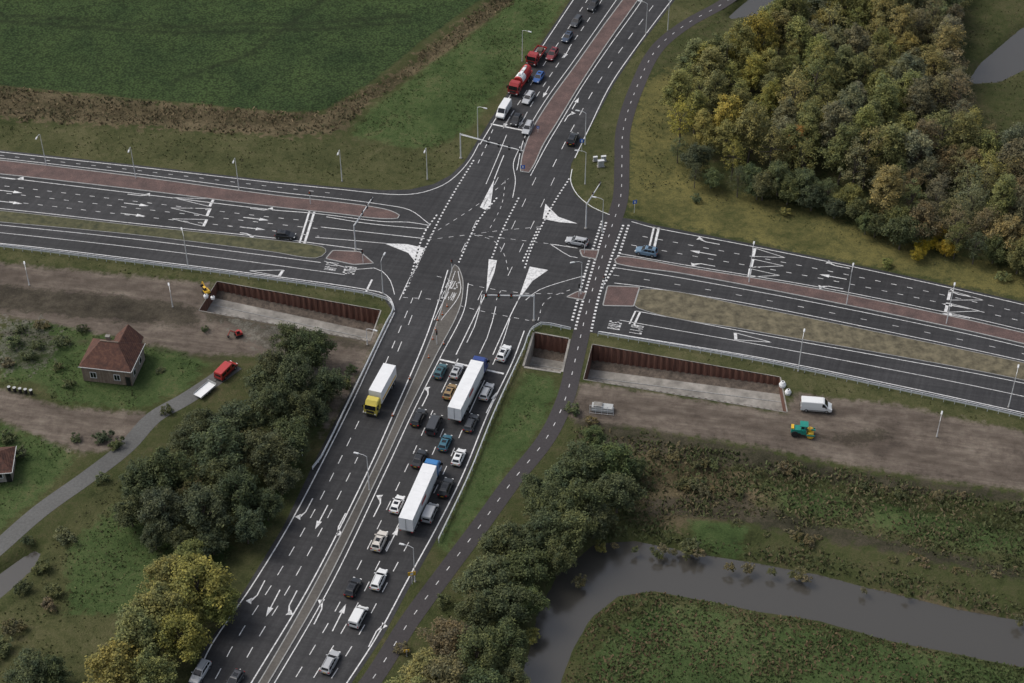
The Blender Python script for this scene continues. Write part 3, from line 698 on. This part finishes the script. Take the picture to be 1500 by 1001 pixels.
def hdg(p,P):
    best=min(range(len(P)-1),key=lambda i:((P[i]+P[i+1])/2-Vector(p)).length); d=P[best+1]-P[best]; return math.atan2(d.y,d.x)
WH=(.74,.75,.74);SI=(.42,.43,.44);BK=(.012,.013,.015);DG=(.04,.043,.048);TE=(.03,.10,.12);GO=(.26,.17,.07);BL=(.02,.10,.34);RD=(.32,.022,.02);NV=(.03,.05,.09);CR=(.62,.58,.52)
vz={'semi':2.2,'rigid':2,'tank':1.8,'flat':1.4,'van':1.2,'svan':.9,'minibus':1.0}
nm={'semi':'semi_truck','rigid':'box_truck','tank':'tanker_truck','flat':'flatbed_truck','van':'delivery_van','svan':'small_van','minibus':'minivan'}
def veh(kind,u,v,P,col,flip=False):
    z=vz.get(kind,.75); x,y=G(u,v,z)
    r=(hdg((x,y),P) if not isinstance(P,tuple) else math.atan2(G(u+P[0],v+P[1])[1]-G(u,v)[1],G(u+P[0],v+P[1])[0]-G(u,v)[0]))+(math.pi if flip else 0)+math.radians(random.uniform(-1.2,1.2))
    return place(CAR[kind],nm.get(kind,'car'),(x,y,.05),r,None,(1,1,1),col)
for k,u,v,c in(('semi',686,567,(.02,.05,.22)),('suv',738,517,WH),('hatch',645,543,TE),('hatch',669,543,SI),('hatch',659,573,GO),('wagon',713,573,SI),
  ('wagon',613,611,BK),('minibus',636,620,DG),('wagon',690,619,DG),('hatch',652,648,(.03,.12,.17)),('hatch',672,669,WH),('sedan',614,671,BK),
  ('semi',616,723,(.04,.19,.45)),('suv',653,714,BK),('svan',630,750,SI),('hatch',582,738,WH),('suv',556,792,CR),('wagon',555,848,WH),('hatch',517,860,BK),
  ('svan',525,902,WH),('wagon',484,969,SI)): veh(k,u,v,GS,c)
veh('rigid',557,572,GS,(.58,.48,.08),True)
veh('wagon',293,984,GS,SI,True); veh('hatch',343,997,GS,DG,True)
for k,u,v,c in(('suv',869,8,BK),('wagon',844,31,DG),('hatch',831,54,NV),('suv',809,80,(.20,.015,.02)),('flat',786,80,RD),('tank',762,117,RD),('hatch',789,113,BL),
  ('wagon',774,143,SI),('van',738,160,WH),('hatch',756,175,BK),('wagon',773,187,SI)): veh(k,u,v,GN,c,True)
veh('suv',839,203,GN,BK); veh('hatch',418,344,GW,BK); veh('wagon',845,353,GE,SI,True); veh('suv',947,368,GE,(.12,.20,.28),True)
veh('van',1196,593,(100,8),WH)
veh('minibus',331,541,(60,-60),(.42,.03,.025))
x,y=G(300,571,.7); r=math.atan2(G(360,520)[1]-G(300,571)[1],G(360,520)[0]-G(300,571)[0])
mb=MB(); mb.box((0,0,.62),(4.2,2.0,.12),'whitepl'); mb.box((0,0,.5),(4.0,.9,.12),'black'); mb.cyl((2,0,.5),(3.4,0,.45),.05,.05,'black',6); wheels(mb,(-.4,.4),.98,.28,.18)
for s in(-1,1): mb.box((0,s*.98,.78),(4.2,.05,.2),'greypl')
mb.box((2.08,0,.95),(.05,2,.55),'greypl'); mb.obj('flatbed_trailer',(x,y,.03),r)
x,y=G(1176,631,1.0); mb=MB(); mb.cyl((-1.4,-.9,.65),(-1.4,.9,.65),.65,.65,'tyre',16); mb.cyl((1.4,-.95,.62),(1.4,.95,.62),.62,.62,'yellow',18)
mb.box((-1.2,0,1.3),(1.9,1.5,.7),'teal',0,.9,.9); mb.box((.15,0,1.15),(.9,1.5,.9),'teal'); mb.box((1.4,0,1.4),(1.7,.25,.2),'teal')
for s in(-1,1): mb.box((1.4,s*1.03,.85),(1.6,.12,.3),'teal')
for sx_ in(-.5,.6):
    for s in(-1,1): mb.cyl((sx_*.8+.1,s*.6,1.5),(sx_*.8+.1,s*.6,2.6),.05,.05,'black',6)
mb.box((.1,0,2.65),(1.5,1.5,.1),'teal'); mb.box((-.1,0,1.75),(.5,.5,.6),'black'); mb.box((1.2,0,1.6),(.5,.6,.3),'yellow'); mb.box((-1.9,0,1.75),(.5,1.1,.25),'yellow'); mb.obj('road_roller',(x,y,.0),math.radians(-8))
def excav(u,v,rz,k,s=1):
    x,y=G(u,v,.8); mb=MB()
    for q in(-1,1): mb.box((0,q*.75,.3),(2.4,.4,.55),'tyre',0,.85,1)
    mb.box((-.2,0,.95),(1.9,1.5,.7),k,0,.9,.92); mb.box((.15,.35,1.7),(1.0,.75,1.0),'glass',0,.85,.85); mb.box((.15,.35,2.24),(.95,.7,.08),k)
    mb.cyl((.7,-.2,1.2),(2.3,-.2,2.6),.16,.13,k,6); mb.cyl((2.3,-.2,2.6),(3.2,-.2,1.0),.13,.1,k,6); mb.box((3.1,-.2,.7),(.6,.8,.6),'black',.1,.7,1)
    o=mb.obj('excavator',(x,y,0),rz); o.scale=(s,s,s)
excav(302,425,2.2,'yellow',.7); excav(349,487,3.6,'redpaint',.65)
# ---------------------------------------------------------------- street furniture
def lamp(u,v,du,dv,h=8.5,arm=1.6):
    x,y=G(u,v); x2,y2=G(u+du,v+dv); a=math.atan2(y2-y,x2-x); mb=MB()
    mb.cyl((0,0,0),(0,0,h*.35),.11,.09,'lampgrey'); mb.cyl((0,0,h*.35),(0,0,h-.3),.085,.05,'lampgrey')
    mb.cyl((0,0,h-.3),(arm*.4,0,h),.05,.045,'lampgrey',6); mb.cyl((arm*.4,0,h),(arm,0,h+.08),.045,.04,'lampgrey',6)
    mb.box((arm+.35,0,h+.1),(.95,.34,.13),'lampgrey',0,.8,.7); mb.box((arm+.35,0,h+.025),(.7,.26,.03),'head'); mb.cyl((0,0,0),(0,0,.12),.2,.2,'concrete',10)
    mb.obj('street_lamp',(x,y,0),a)
for L_ in((68,243,-8,14),(199,262,-4,14),(350,278,-4,14),(501,266,-4,14),(626,263,-4,14),(276,393,-4,-14),(765,90,10,3),(946,50,-10,-2),(978,45,-12,-2),(700,203,10,3),
  (857,212,-12,-2),(857,270,-12,-1),(1240,446,3,-14),(1386,475,3,-14),(1097,414,3,-14),(1477,597,3,-14),(1169,544,3,-14),(43,418,-3,-14),(253,450,-3,-14),(561,430,6,-10),(538,505,10,3),(851,432,-12,2),
  (608,852,-14,-3),(541,718,-14,-3),(882,340,-12,-2),(1372,640,3,-14)): lamp(*L_,h=(4.2 if L_[:2] in((43,418),(253,450),(1372,640),(538,505)) else 8.5))
def gantry(bu,bv,eu,ev,n=3,h=6.2):
    x,y=G(bu,bv); ex,ey=G(eu,ev,h); a=math.atan2(ey-y,ex-x); L=math.hypot(ex-x,ey-y); mb=MB()
    mb.cyl((0,0,0),(0,0,h+.3),.16,.12,'lampgrey',10); mb.cyl((0,0,h),(L,0,h+.1),.13,.09,'lampgrey',8); mb.cyl((0,0,h+.3),(L*.5,0,h+.12),.04,.04,'lampgrey',6)
    mb.cyl((0,0,0),(0,0,.15),.35,.35,'concrete',10)
    for i in range(n):
        xx=L*(.45+.5*i/max(1,n-1)); mb.box((xx,0,h-.05),(.5,.1,1.2),'black'); mb.box((xx,.08,h-.05),(.34,.12,1.0),'black')
        for j,kk in enumerate(('tail','orange','teal')): mb.cyl((xx,.14,h+.27-j*.32),(xx,.2,h+.27-j*.32),.1,.1,kk,8)
    mb.obj('traffic_signal_gantry',(x,y,.02),a)
gantry(675,232,766,222,4); gantry(521,367,546,290,3); gantry(858,335,880,268,2); gantry(782,470,708,433,3)
def post(u,v,name='traffic_signal'):
    x,y=G(u,v); mb=MB(); mb.cyl((0,0,0),(0,0,3.2),.07,.06,'lampgrey',8); mb.box((.0,0,2.9),(.35,.12,1.0),'black'); mb.box((0,.12,2.9),(.26,.14,.85),'black')
    for j,kk in enumerate(('tail','orange','teal')): mb.cyl((0,-.06,3.2-j*.3),(0,-.12,3.2-j*.3),.09,.09,kk,8)
    mb.obj(name,(x,y,.1),random.uniform(0,6.28))
for u,v in((768,222),(662,400),(884,424),(532,386),(856,372),(848,436),(455,300),(640,505)): post(u,v)
def sign(u,v,k='bluesign',h=2.4,r=0,sz=(.9,.04,.9),name='traffic_sign'):
    x,y=G(u,v); mb=MB(); mb.cyl((0,0,0),(0,0,h+sz[2]*.9),.045,.045,'lampgrey',6); mb.box((0,-.07,h+sz[2]/2),sz,k); mb.box((0,-.095,h+sz[2]/2),(sz[0]*.35,.01,sz[2]*.6),'whitepl'); mb.obj(name,(x,y,.0),r)
sign(852,222); sign(929,312,r=.3); sign(766,252,h=.9); sign(788,195,h=1.2,sz=(.6,.04,.6)); sign(604,856,'yellow',2.2,.2,(1.3,.05,.9)); sign(596,962,'yellow',1.2,.2,(.9,.05,.6)); sign(443,668,'whitepl',1.5,.2,(.7,.05,1.0))
def cone(u,v):
    x,y=G(u,v); mb=MB(); mb.box((0,0,.03),(.4,.4,.05),'black'); mb.cyl((0,0,.05),(0,0,.3),.16,.11,'orange',10); mb.cyl((0,0,.3),(0,0,.48),.11,.07,'whitepl',10); mb.cyl((0,0,.48),(0,0,.75),.07,.03,'orange',10); mb.obj('traffic_cone',(x,y,.14))
for u,v in((641,470),(638,484),(634,498),(648,462),(655,450),(600,556),(575,610),(650,505),(628,525)): cone(u,v)
for u,v,s in((880,244,1.0),(884,236,.8),(872,236,.7)):
    x,y=G(u,v); mb=MB(); mb.box((0,0,.8),(1.3,.6,1.5),'greypl'); mb.box((0,0,1.6),(1.4,.7,.08),'lampgrey'); mb.box((0,-.31,.8),(.02,.02,1.3),'black'); mb.box((0,0,.04),(1.6,.9,.14),'concrete'); o=mb.obj('control_cabinet',(x,y,0),.2); o.scale=(s,s,s)
x,y=G(881,607); mb=MB()
for i in range(5): mb.cyl((-2.2+i*1.1,0,0),(-2.2+i*1.1,0,2),.04,.04,'galv',6)
for i in range(28): mb.cyl((-2.2+i*.16,0,.1),(-2.2+i*.16,0,1.95),.012,.012,'galv',4)
for z in(.1,1,1.95): mb.cyl((-2.25,0,z),(2.25,0,z),.03,.03,'galv',6)
mb.box((0,1.3,.5),(4,1.6,.9),'greypl',0,.97,.9); mb.box((-.8,1.3,1.1),(1.6,1.2,.35),'concrete'); mb.obj('construction_fence',(x,y,0),-.15)
def bag(u,v,s):
    x,y=G(u,v); mb=MB(); mb.cyl((0,0,0),(0,0,.5),.55*s,.62*s,'whitepl',12); mb.cyl((0,0,.5),(0,0,1.0*s),.62*s,.35*s,'whitepl',12); mb.cyl((0,0,1.0*s),(0,0,1.12*s),.15,.15,'black',8); mb.obj('bulk_bag',(x,y,0))
for q in((1146,566,1.1),(1154,577,1),(302,436,.8),(312,438,.7)): bag(*q)
for i in range(5):
    x,y=G(14+i*8,572+i*1.2); mb=MB(); mb.cyl((0,0,0),(0,0,.9),.32,.32,'black',10); mb.cyl((0,0,.9),(0,0,.94),.33,.33,'greypl',10); mb.obj('barrel',(x,y,0))
# ---------------------------------------------------------------- house
def house(u,v,rz,LX,LY,eave,ridge,wing=True,name='brick_house'):
    x,y=G(u,v); e=bpy.data.objects.new(name,None); e.location=(x,y,0); e.rotation_euler=(0,0,rz); scene.collection.objects.link(e)
    hx,hy=LX/2,LY/2; mb=MB(); mb.box((0,0,eave/2),(LX,LY,eave),'brick'); rx=hx*.35
    if wing: mb.box((hx*.35,hy+.9,eave/2),(LX*.5,1.8,eave),'brick'); mb.add([(hx*.35-LX*.25,hy+1.8,eave),(hx*.35+LX*.25,hy+1.8,eave),(hx*.35,hy+1.8,ridge-.8)],[(0,1,2)],'brick')
    mb.obj('walls',parent=e)
    o_=.35; mb=MB()
    R=[(-hx-o_,-hy-o_,eave-.1),(hx+o_,-hy-o_,eave-.1),(hx+o_,hy+o_,eave-.1),(-hx-o_,hy+o_,eave-.1),(-rx,0,ridge),(rx,0,ridge)]
    mb.add(R,[(0,1,5,4),(1,2,5),(2,3,4,5),(3,0,4),(3,2,1,0)],'tiles')
    if wing:
        c=hx*.35;w=LX*.25+.3
        mb.add([(c-w,hy+2.1,eave-.05),(c+w,hy+2.1,eave-.05),(c,hy+2.1,ridge-.5),(c-w,0.2,eave-.05),(c+w,.2,eave-.05),(c,.2,ridge-.5)],[(0,2,5,3),(1,4,5,2)],'tiles')
    mb.cyl((-rx-.1,0,ridge+.03),(rx+.1,0,ridge+.03),.13,.13,'brick',6)
    mb.obj('roof',parent=e)
    mb=MB(); mb.box((-rx*.2,.5,ridge+.2),(.7,.6,1.3),'brick'); mb.box((-rx*.2,.5,ridge+.9),(.85,.75,.12),'concrete'); mb.obj('chimney',parent=e)
    mb=MB(); mb.box((0,-hy-o_-.05,eave-.12),(LX+.8,.12,.12),'greypl'); mb.box((hx+o_+.05,0,eave-.12),(.12,LY+.8,.12),'greypl'); mb.obj('gutters',parent=e)
    mb=MB()
    for xx in(-hx*.55,hx*.42):
        mb.box((xx,-hy-.03,1.75),(1.25,.06,1.4),'whitepl'); mb.box((xx-.28,-hy-.065,1.75),(.48,.03,1.2),'glass'); mb.box((xx+.28,-hy-.065,1.75),(.48,.03,1.2),'glass'); mb.box((xx,-hy-.08,1.0),(1.4,.14,.08),'concrete')
    for yy in(-hy*.5,hy*.4):
        mb.box((hx+.03,yy,1.75),(.06,1.1,1.3),'whitepl'); mb.box((hx+.065,yy,1.75),(.03,.9,1.1),'glass')
    mb.obj('windows',parent=e)
    mb=MB(); mb.box((hx*.86,-hy-.03,1.1),(.95,.06,2.1),'black'); mb.box((hx*.86,-hy-.07,1.6),(.5,.02,.7),'glass'); mb.obj('door',parent=e)
house(168,542,math.radians(-9),9.5,7.6,3.8,7.1); house(-8,690,.1,7,6,2.6,4.6,False,'shed')
# ---------------------------------------------------------------- trees
def quads_from(C,N,S):
    n=len(C); N=N/np.linalg.norm(N,axis=1,keepdims=True); R=rng.normal(size=(n,3)); A=np.cross(N,R); A/=np.linalg.norm(A,axis=1,keepdims=True); B=np.cross(N,A)
    S=S[:,None]; a=A*S; b_=B*S*.7
    return np.stack([C-a-b_*.4,C-b_,C+a+b_*.3,C+b_],1).reshape(-1,3)
def tree_mesh(seed,R,H,h0,ncl,K,ls=.3,conic=0,lo=.12,hi=.26):
    r=np.random.default_rng(seed); mb=MB(); lean=r.uniform(-.5,.5,2)
    if h0>.5:
        top=(lean[0],lean[1],H*.75)
        mb.cyl((0,0,-.4),(lean[0]*.4,lean[1]*.4,h0+1),R*.06,R*.045,'bark',8,False); mb.cyl((lean[0]*.4,lean[1]*.4,h0+1),top,R*.045,R*.012,'bark',7,False)
    zc_=(H+h0)/2; rz=(H-h0)/2; cl=[]; ph=r.uniform(0,6.28,3)
    while len(cl)<ncl:
        d=r.normal(size=3); d/=np.linalg.norm(d); rad=r.uniform(.15,1)**.42
        az=math.atan2(d[1],d[0]); irr=1+.22*math.sin(2*az+ph[0])+.16*math.sin(5*az+ph[1])+.12*math.sin(3*d[2]*2+ph[2])
        zz=d[2]*rad; f=irr*(1-conic*max(0,zz))
        c=np.array([d[0]*R*.85*rad*f+lean[0]*zz,d[1]*R*.85*rad*f+lean[1]*zz,zc_+zz*rz*(.88+.1*math.sin(az*3+ph[1]))]); cl.append((c,R*r.uniform(lo,hi)))
    if h0>.5:
        for c,_ in cl[:12]:
            z0=min(c[2]-.5,H*r.uniform(.3,.6)); mb.cyl((lean[0]*.5,lean[1]*.5,max(h0*.8,z0)),tuple(c),R*.022,R*.008,'bark',5,False)
    C=[];N=[];S=[]
    for c,cr in cl:
        k=int(K*(cr/(R*.25))**2*r.uniform(.6,1.2)); d=r.normal(size=(k,3)); d/=np.linalg.norm(d,axis=1,keepdims=True)
        d[:,2]=np.where(d[:,2]<-.3,-d[:,2],d[:,2])
        rr=cr*r.uniform(.4,1.4,(k,1)); C.append(c+d*rr*np.array([1,1,.85])); N.append(d*.7+r.normal(size=(k,3))*.55+np.array([0,0,.75])); S.append(r.uniform(.5,1.25,k)*ls)
    Q=quads_from(np.concatenate(C),np.concatenate(N),np.concatenate(S))
    tv=np.array(mb.v) if mb.v else np.zeros((0,3)); tf=np.array(mb.f,dtype=int).reshape(-1,4) if mb.f else np.zeros((0,4),int)
    F=np.concatenate([tf,np.arange(len(Q)).reshape(-1,4)+len(tv)]); VV=np.concatenate([tv,Q])
    me=bpy.data.meshes.new('tree'); me.vertices.add(len(VV)); me.vertices.foreach_set('co',VV.astype(np.float32).ravel()); me.loops.add(F.size); me.loops.foreach_set('vertex_index',F.astype(np.int32).ravel())
    me.polygons.add(len(F)); me.polygons.foreach_set('loop_start',np.arange(0,F.size,4,dtype=np.int32)); me.polygons.foreach_set('loop_total',np.full(len(F),4,np.int32))
    me.materials.append(M['bark']); me.materials.append(M['leaves']); mi=np.ones(len(F),np.int32); mi[:len(tf)]=0; me.polygons.foreach_set('material_index',mi); me.update(calc_edges=True)
    return me
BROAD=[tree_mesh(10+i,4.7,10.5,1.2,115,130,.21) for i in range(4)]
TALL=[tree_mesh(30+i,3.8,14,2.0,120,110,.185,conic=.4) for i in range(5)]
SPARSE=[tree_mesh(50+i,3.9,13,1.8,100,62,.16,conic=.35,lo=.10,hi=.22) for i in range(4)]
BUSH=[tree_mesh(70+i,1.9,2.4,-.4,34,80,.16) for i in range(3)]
def vary(c,a=.18):
    k=random.uniform(1-a,1+a); return (c[0]*k*random.uniform(.9,1.1),c[1]*k,c[2]*k*random.uniform(.85,1.15))
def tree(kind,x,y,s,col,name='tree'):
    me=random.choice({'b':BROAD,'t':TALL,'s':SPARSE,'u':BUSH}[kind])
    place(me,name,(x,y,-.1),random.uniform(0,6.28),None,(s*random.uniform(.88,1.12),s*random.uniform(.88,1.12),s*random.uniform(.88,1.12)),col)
DKG=(.066,.082,.040);MDG=(.09,.108,.048);OLI=(.18,.18,.066);YEL=(.27,.24,.055);GRY=(.155,.155,.092);RUS=(.30,.15,.05);BRN=(.14,.118,.066)
WOOD=[(988,240),(1008,283),(1100,298),(1205,315),(1262,350),(1330,376),(1500,410),(1750,465),(1800,260),(1500,232),(1432,215),(1405,190),(1385,120),(1400,40),(1425,-60),(1240,-90),(1165,20),(1115,75),(1060,100),(1010,125),(985,165)]
WW=GL(WOOD); WP=np.array(WW); x0,x1=WP[:,0].min(),WP[:,0].max(); y0,y1=WP[:,1].min(),WP[:,1].max()
placed=[]
def inv(x,y):
    dy=y-CAMY; depth=dy*cp+CAMH*sp; return 750+x/depth*FPX, 500.5-(dy*sp-CAMH*cp)/depth*FPX
for it in range(7000):
    x=random.uniform(x0,x1);y=random.uniform(y0,y1)
    s_=sdist(WW,np.array([x]),np.array([y]))[0]
    if s_<.5: continue
    dmin=4.4 if s_>6 else 3.5
    if any((x-a)**2+(y-b_)**2<dmin**2 for a,b_ in placed): continue
    placed.append((x,y)); u,v=inv(x,y)
    if s_<5 and v>230: k=random.choice('bbs'); s=random.uniform(.5,.8); c=random.choice([DKG,MDG,MDG,(.11,.12,.05),(.15,.145,.05)])
    elif u<1130: k=random.choice('tts'); s=random.uniform(.75,1.12); c=random.choice([OLI,YEL,(.22,.21,.065),(.15,.155,.06)])
    elif u<1330: k=random.choice('tts'); s=random.uniform(.8,1.2); c=random.choice([OLI,GRY,OLI,(.14,.15,.06),(.21,.19,.07)])
    else: k=random.choice('sstb'); s=random.uniform(.75,1.05); c=random.choice([GRY,(.17,.15,.08),OLI,BRN,(.19,.165,.07)])
    if v<60 and u>1180: c=random.choice([GRY,(.12,.13,.06),OLI])
    tree(k,x,y,s,vary(c))
def tp(kind,u,v,s,col,name='tree'):
    H={'b':10.5,'t':14,'s':12.5,'u':2.0}[kind]*s; x,y=G(u,v,H*.58 if kind!='u' else .8); tree(kind,x,y,s,vary(col,.12),name)
tp('s',1164,210,.9,RUS); tp('b',1175,225,.5,RUS); tp('b',1358,352,.45,(.34,.27,.03)); tp('b',1387,362,.4,(.33,.26,.035)); tp('b',1110,275,.5,MDG); tp('b',1270,325,.5,MDG); tp('b',1345,372,.3,(.3,.24,.03)); tp('b',1372,340,.4,(.32,.25,.04)); tp('t',1035,95,.9,YEL); tp('t',1070,80,.85,YEL)
for u,v,s in((205,700,.9),(250,690,.95),(240,745,.95),(300,745,1.0),(275,640,.75),(320,660,1.0),(350,720,.95),(345,610,.9),(385,660,1.0),(395,600,.95),(430,555,.95),(455,510,.85),(480,560,.75),(425,640,.85),(440,600,.8),(360,770,.7),(460,600,.65),(190,745,.7),(410,700,.65),(425,500,.7),(405,540,.75),(300,620,.7),(380,560,.75),(330,700,.9),(390,740,.6),(310,790,.6),(225,785,.55),(270,790,.6)):
    tp('b',u,v,s,random.choice([DKG,DKG,(.07,.085,.042),(.060,.074,.038)]))
for u,v,s,c in((290,850,1.15,(.20,.195,.05)),(245,890,1.0,OLI),(205,930,1.1,OLI),(170,980,.95,(.20,.185,.05)),(265,930,.9,(.21,.195,.055)),(320,890,.7,(.16,.165,.05)),(45,990,.8,DKG),(80,985,.6,DKG),(225,985,.8,OLI),(240,840,.7,OLI),(280,810,.6,(.15,.155,.05))): tp('b',u,v,s,c)
for u,v,s in((95,785,1.1),(150,640,1.0),(170,650,.8),(80,865,.8),(70,885,.8),(20,920,1.0),(120,480,.7),(30,480,.7),(60,475,.8),(150,700,.7),(10,640,.9),(0,950,1.2),(505,560,.9),(515,540,.7),(300,480,.5),(40,790,.6),(60,830,.9),(35,860,.9),(30,665,.8),(20,500,.9),(55,505,.7),(85,535,.6),(100,560,.7),(10,530,.8),(235,540,.5),(245,600,.7),(110,640,.6),(90,500,.9),(40,520,.8)): tp('u',u,v,s,random.choice([BRN,MDG,DKG]),'bush')
for u,v,s in((855,680,.9),(890,675,.9),(905,720,.85),(820,700,.75),(780,715,.55),(800,735,.8),(850,735,.9),(835,780,.85),(795,780,.8),(745,790,.95),(870,760,.7),(765,830,.85),(815,820,.6),(710,845,.9),(740,880,.9),(695,900,.85),(770,880,.6),(925,690,.5),(870,640,.5)):
    tp('b',u,v,s,random.choice([DKG,MDG,(.075,.095,.042),MDG]))
for u,v,s,c in((660,935,.85,BRN),(700,960,.9,MDG),(740,940,.75,DKG),(620,985,.8,OLI),(650,1000,.9,BRN),(700,1010,.9,DKG),(600,1030,.9,OLI),(750,990,.55,MDG)): tp('b',u,v,s,c)
for u,v,s in((840,600,.8),(865,615,.7),(1010,800,.9),(760,1000,.9),(780,930,.8),(650,880,.8),(590,950,.7),(1300,385,.8),(1470,405,.9),(1020,290,.8),(1150,310,.7),(850,850,.7),(880,800,.7)):
    tp('u',u,v,s,random.choice([BRN,MDG,OLI]),'bush')
for i in range(75):
    t=random.random(); row=random.choice([[(930,660),(1500,742)],[(950,745),(1500,850)],[(900,795),(1500,905)],[(930,700),(1100,720)]])
    u=row[0][0]+(row[1][0]-row[0][0])*t; v=row[0][1]+(row[1][1]-row[0][1])*t+random.uniform(-9,5)
    tp('u',u,v,random.uniform(.3,.75),random.choice([BRN,(.09,.10,.045),(.12,.11,.055)]),'bush')
# ---------------------------------------------------------------- rough grass and reeds
DIRT=[GL(q) for q in ZN['dirt']]
def scatter(name,polys,n,h,w,cols,lean=.6):
    Ps=[GL(q) for q in polys]; A=np.concatenate([np.array(p) for p in Ps]); lo=np.maximum(A.min(0),(-165,-105)); hi=np.minimum(A.max(0),(165,170))
    x=rng.uniform(lo[0],hi[0],n); y=rng.uniform(lo[1],hi[1],n); ok=sdu(Ps,x,y)+vnoise(x,y,.5,4)*1.5>0
    x=x[ok];y=y[ok]
    ok=(sdist(roadw,x,y)<-.6)&(pdist(PW[::2],x,y)>2.2)&(pdist(LW[::3],x,y)>2.4)&(sdu(holes,x,y)<-1)&(sdu(waters,x,y)<-1.3)&(sdu(DIRT,x,y)<0)
    x=x[ok];y=y[ok]; den=vnoise(x,y,.45,9)+rng.uniform(-1.2,1.2,len(x))>-.5; x=x[den];y=y[den]; m_=len(x)
    sw_=sdu(waters,x,y); t=np.clip((sw_+2.6)/3.2,0,1); z=-1.9*t*t*(3-2*t)-.15
    a=rng.uniform(0,6.28,m_); hh=h*rng.uniform(.5,1.4,m_); ww=w*rng.uniform(.6,1.4,m_); lx=rng.normal(0,lean,m_)*h; ly=(rng.normal(0,lean,m_)+.3)*h
    nsel=(vnoise(x,y,.25,12)+rng.uniform(-.8,.8,m_)); q=np.clip(((nsel+1.4)/2.8*len(cols)).astype(int),0,len(cols)-1)
    col=np.array(cols)[q]*rng.uniform(.7,1.3,(m_,1)); VV=[];CC=[]
    for k in range(2):
        b_=a+k*1.6; cx_,sx_=np.cos(b_)*ww/2,np.sin(b_)*ww/2
        VV.append(np.stack([np.stack([x-cx_,y-sx_,z],1),np.stack([x+cx_,y+sx_,z],1),np.stack([x+cx_*.6+lx,y+sx_*.6+ly,z+hh],1),np.stack([x-cx_*.8+lx,y-sx_*.8+ly,z+hh*.85],1)],1))
        CC.append(np.repeat(col,4,0))
    VV=np.concatenate(VV).reshape(-1,3); CC=np.concatenate(CC); F=np.arange(len(VV)).reshape(-1,4)
    me=bpy.data.meshes.new(name); me.vertices.add(len(VV)); me.vertices.foreach_set('co',VV.astype(np.float32).ravel()); me.loops.add(F.size); me.loops.foreach_set('vertex_index',F.astype(np.int32).ravel())
    me.polygons.add(len(F)); me.polygons.foreach_set('loop_start',np.arange(0,F.size,4,dtype=np.int32)); me.polygons.foreach_set('loop_total',np.full(len(F),4,np.int32)); me.materials.append(M['tuft']); me.update(calc_edges=True)
    at_=me.attributes.new('tint','FLOAT_COLOR','POINT'); at_.data.foreach_set('color',np.concatenate([CC,np.ones((len(CC),1))],1).astype(np.float32).ravel())
    place(me,name)
BANK=[(820,620),(950,640),(1090,665),(1250,695),(1500,735),(1800,800),(1800,990),(1500,918),(1300,876),(1100,832),(930,800),(870,800),(900,700)]
SE=[(820,1080),(835,960),(860,905),(905,868),(960,860),(1100,890),(1300,932),(1500,970),(1800,1060),(1700,1150),(800,1150)]
scatter('rough_grass',[BANK],42000,.36,.35,[(.075,.08,.037),(.09,.105,.047),(.085,.10,.043),(.145,.12,.068),(.10,.105,.05)])
scatter('meadow_grass',[SE],34000,.28,.32,[(.070,.088,.035),(.085,.110,.042),(.08,.10,.04),(.14,.105,.06),(.095,.11,.048)])
scatter('dry_reeds',[ZN['dirt'][0][:0] or ZN['dry'][0]],40000,.38,.35,[(.085,.085,.045),(.14,.115,.066),(.20,.155,.092),(.11,.10,.055)])
scatter('verge_plants',ZN['olive']+[[(-50,960),(60,800),(250,770),(420,760),(300,950),(100,1090)],[(600,1000),(700,790),(800,660),(860,640),(900,780),(780,1000)],[(850,250),(1000,0),(1500,0),(1500,420)]],60000,.22,.28,[(.065,.08,.03),(.11,.115,.05),(.09,.09,.045)])
scatter('lawn_grass',ZN['lush'][:6],70000,.16,.25,[(.05,.08,.026),(.07,.10,.036),(.09,.11,.045),(.06,.075,.03)],1.0)
# ---------------------------------------------------------------- world, sun, camera
w=bpy.data.worlds.new('World'); scene.world=w; w.use_nodes=True; nt=w.node_tree; bg=nt.nodes['Background']
sky=nt.nodes.new('ShaderNodeTexSky'); sky.sky_type='NISHITA'; sky.sun_disc=False
EL=math.radians(52); AZ=math.radians(-70)
sky.sun_elevation=EL; sky.sun_rotation=AZ; sky.air_density=1.0; sky.dust_density=4.0
hs=nt.nodes.new('ShaderNodeHueSaturation'); hs.inputs['Saturation'].default_value=.55
nt.links.new(sky.outputs[0],hs.inputs['Color']); nt.links.new(hs.outputs[0],bg.inputs[0]); bg.inputs[1].default_value=.15
sl=bpy.data.lights.new('sun','SUN'); sl.energy=1.25; sl.angle=math.radians(28); sl.color=(1,.95,.88)
so=bpy.data.objects.new('sun',sl); scene.collection.objects.link(so)
d=Vector((math.cos(EL)*math.sin(AZ),math.cos(EL)*math.cos(AZ),math.sin(EL))); so.rotation_euler=d.to_track_quat('Z','Y').to_euler()
cam=bpy.data.cameras.new('camera'); cam.sensor_width=36; cam.lens=36*FPX/1500; cam.clip_end=8000; cam.clip_start=1
co=bpy.data.objects.new('camera',cam); co.location=(0,CAMY,CAMH); co.rotation_euler=(math.pi/2-PITCH,0,0); scene.collection.objects.link(co); scene.camera=co
scene.view_settings.view_transform='Standard'; scene.view_settings.look='None'; scene.view_settings.exposure=0
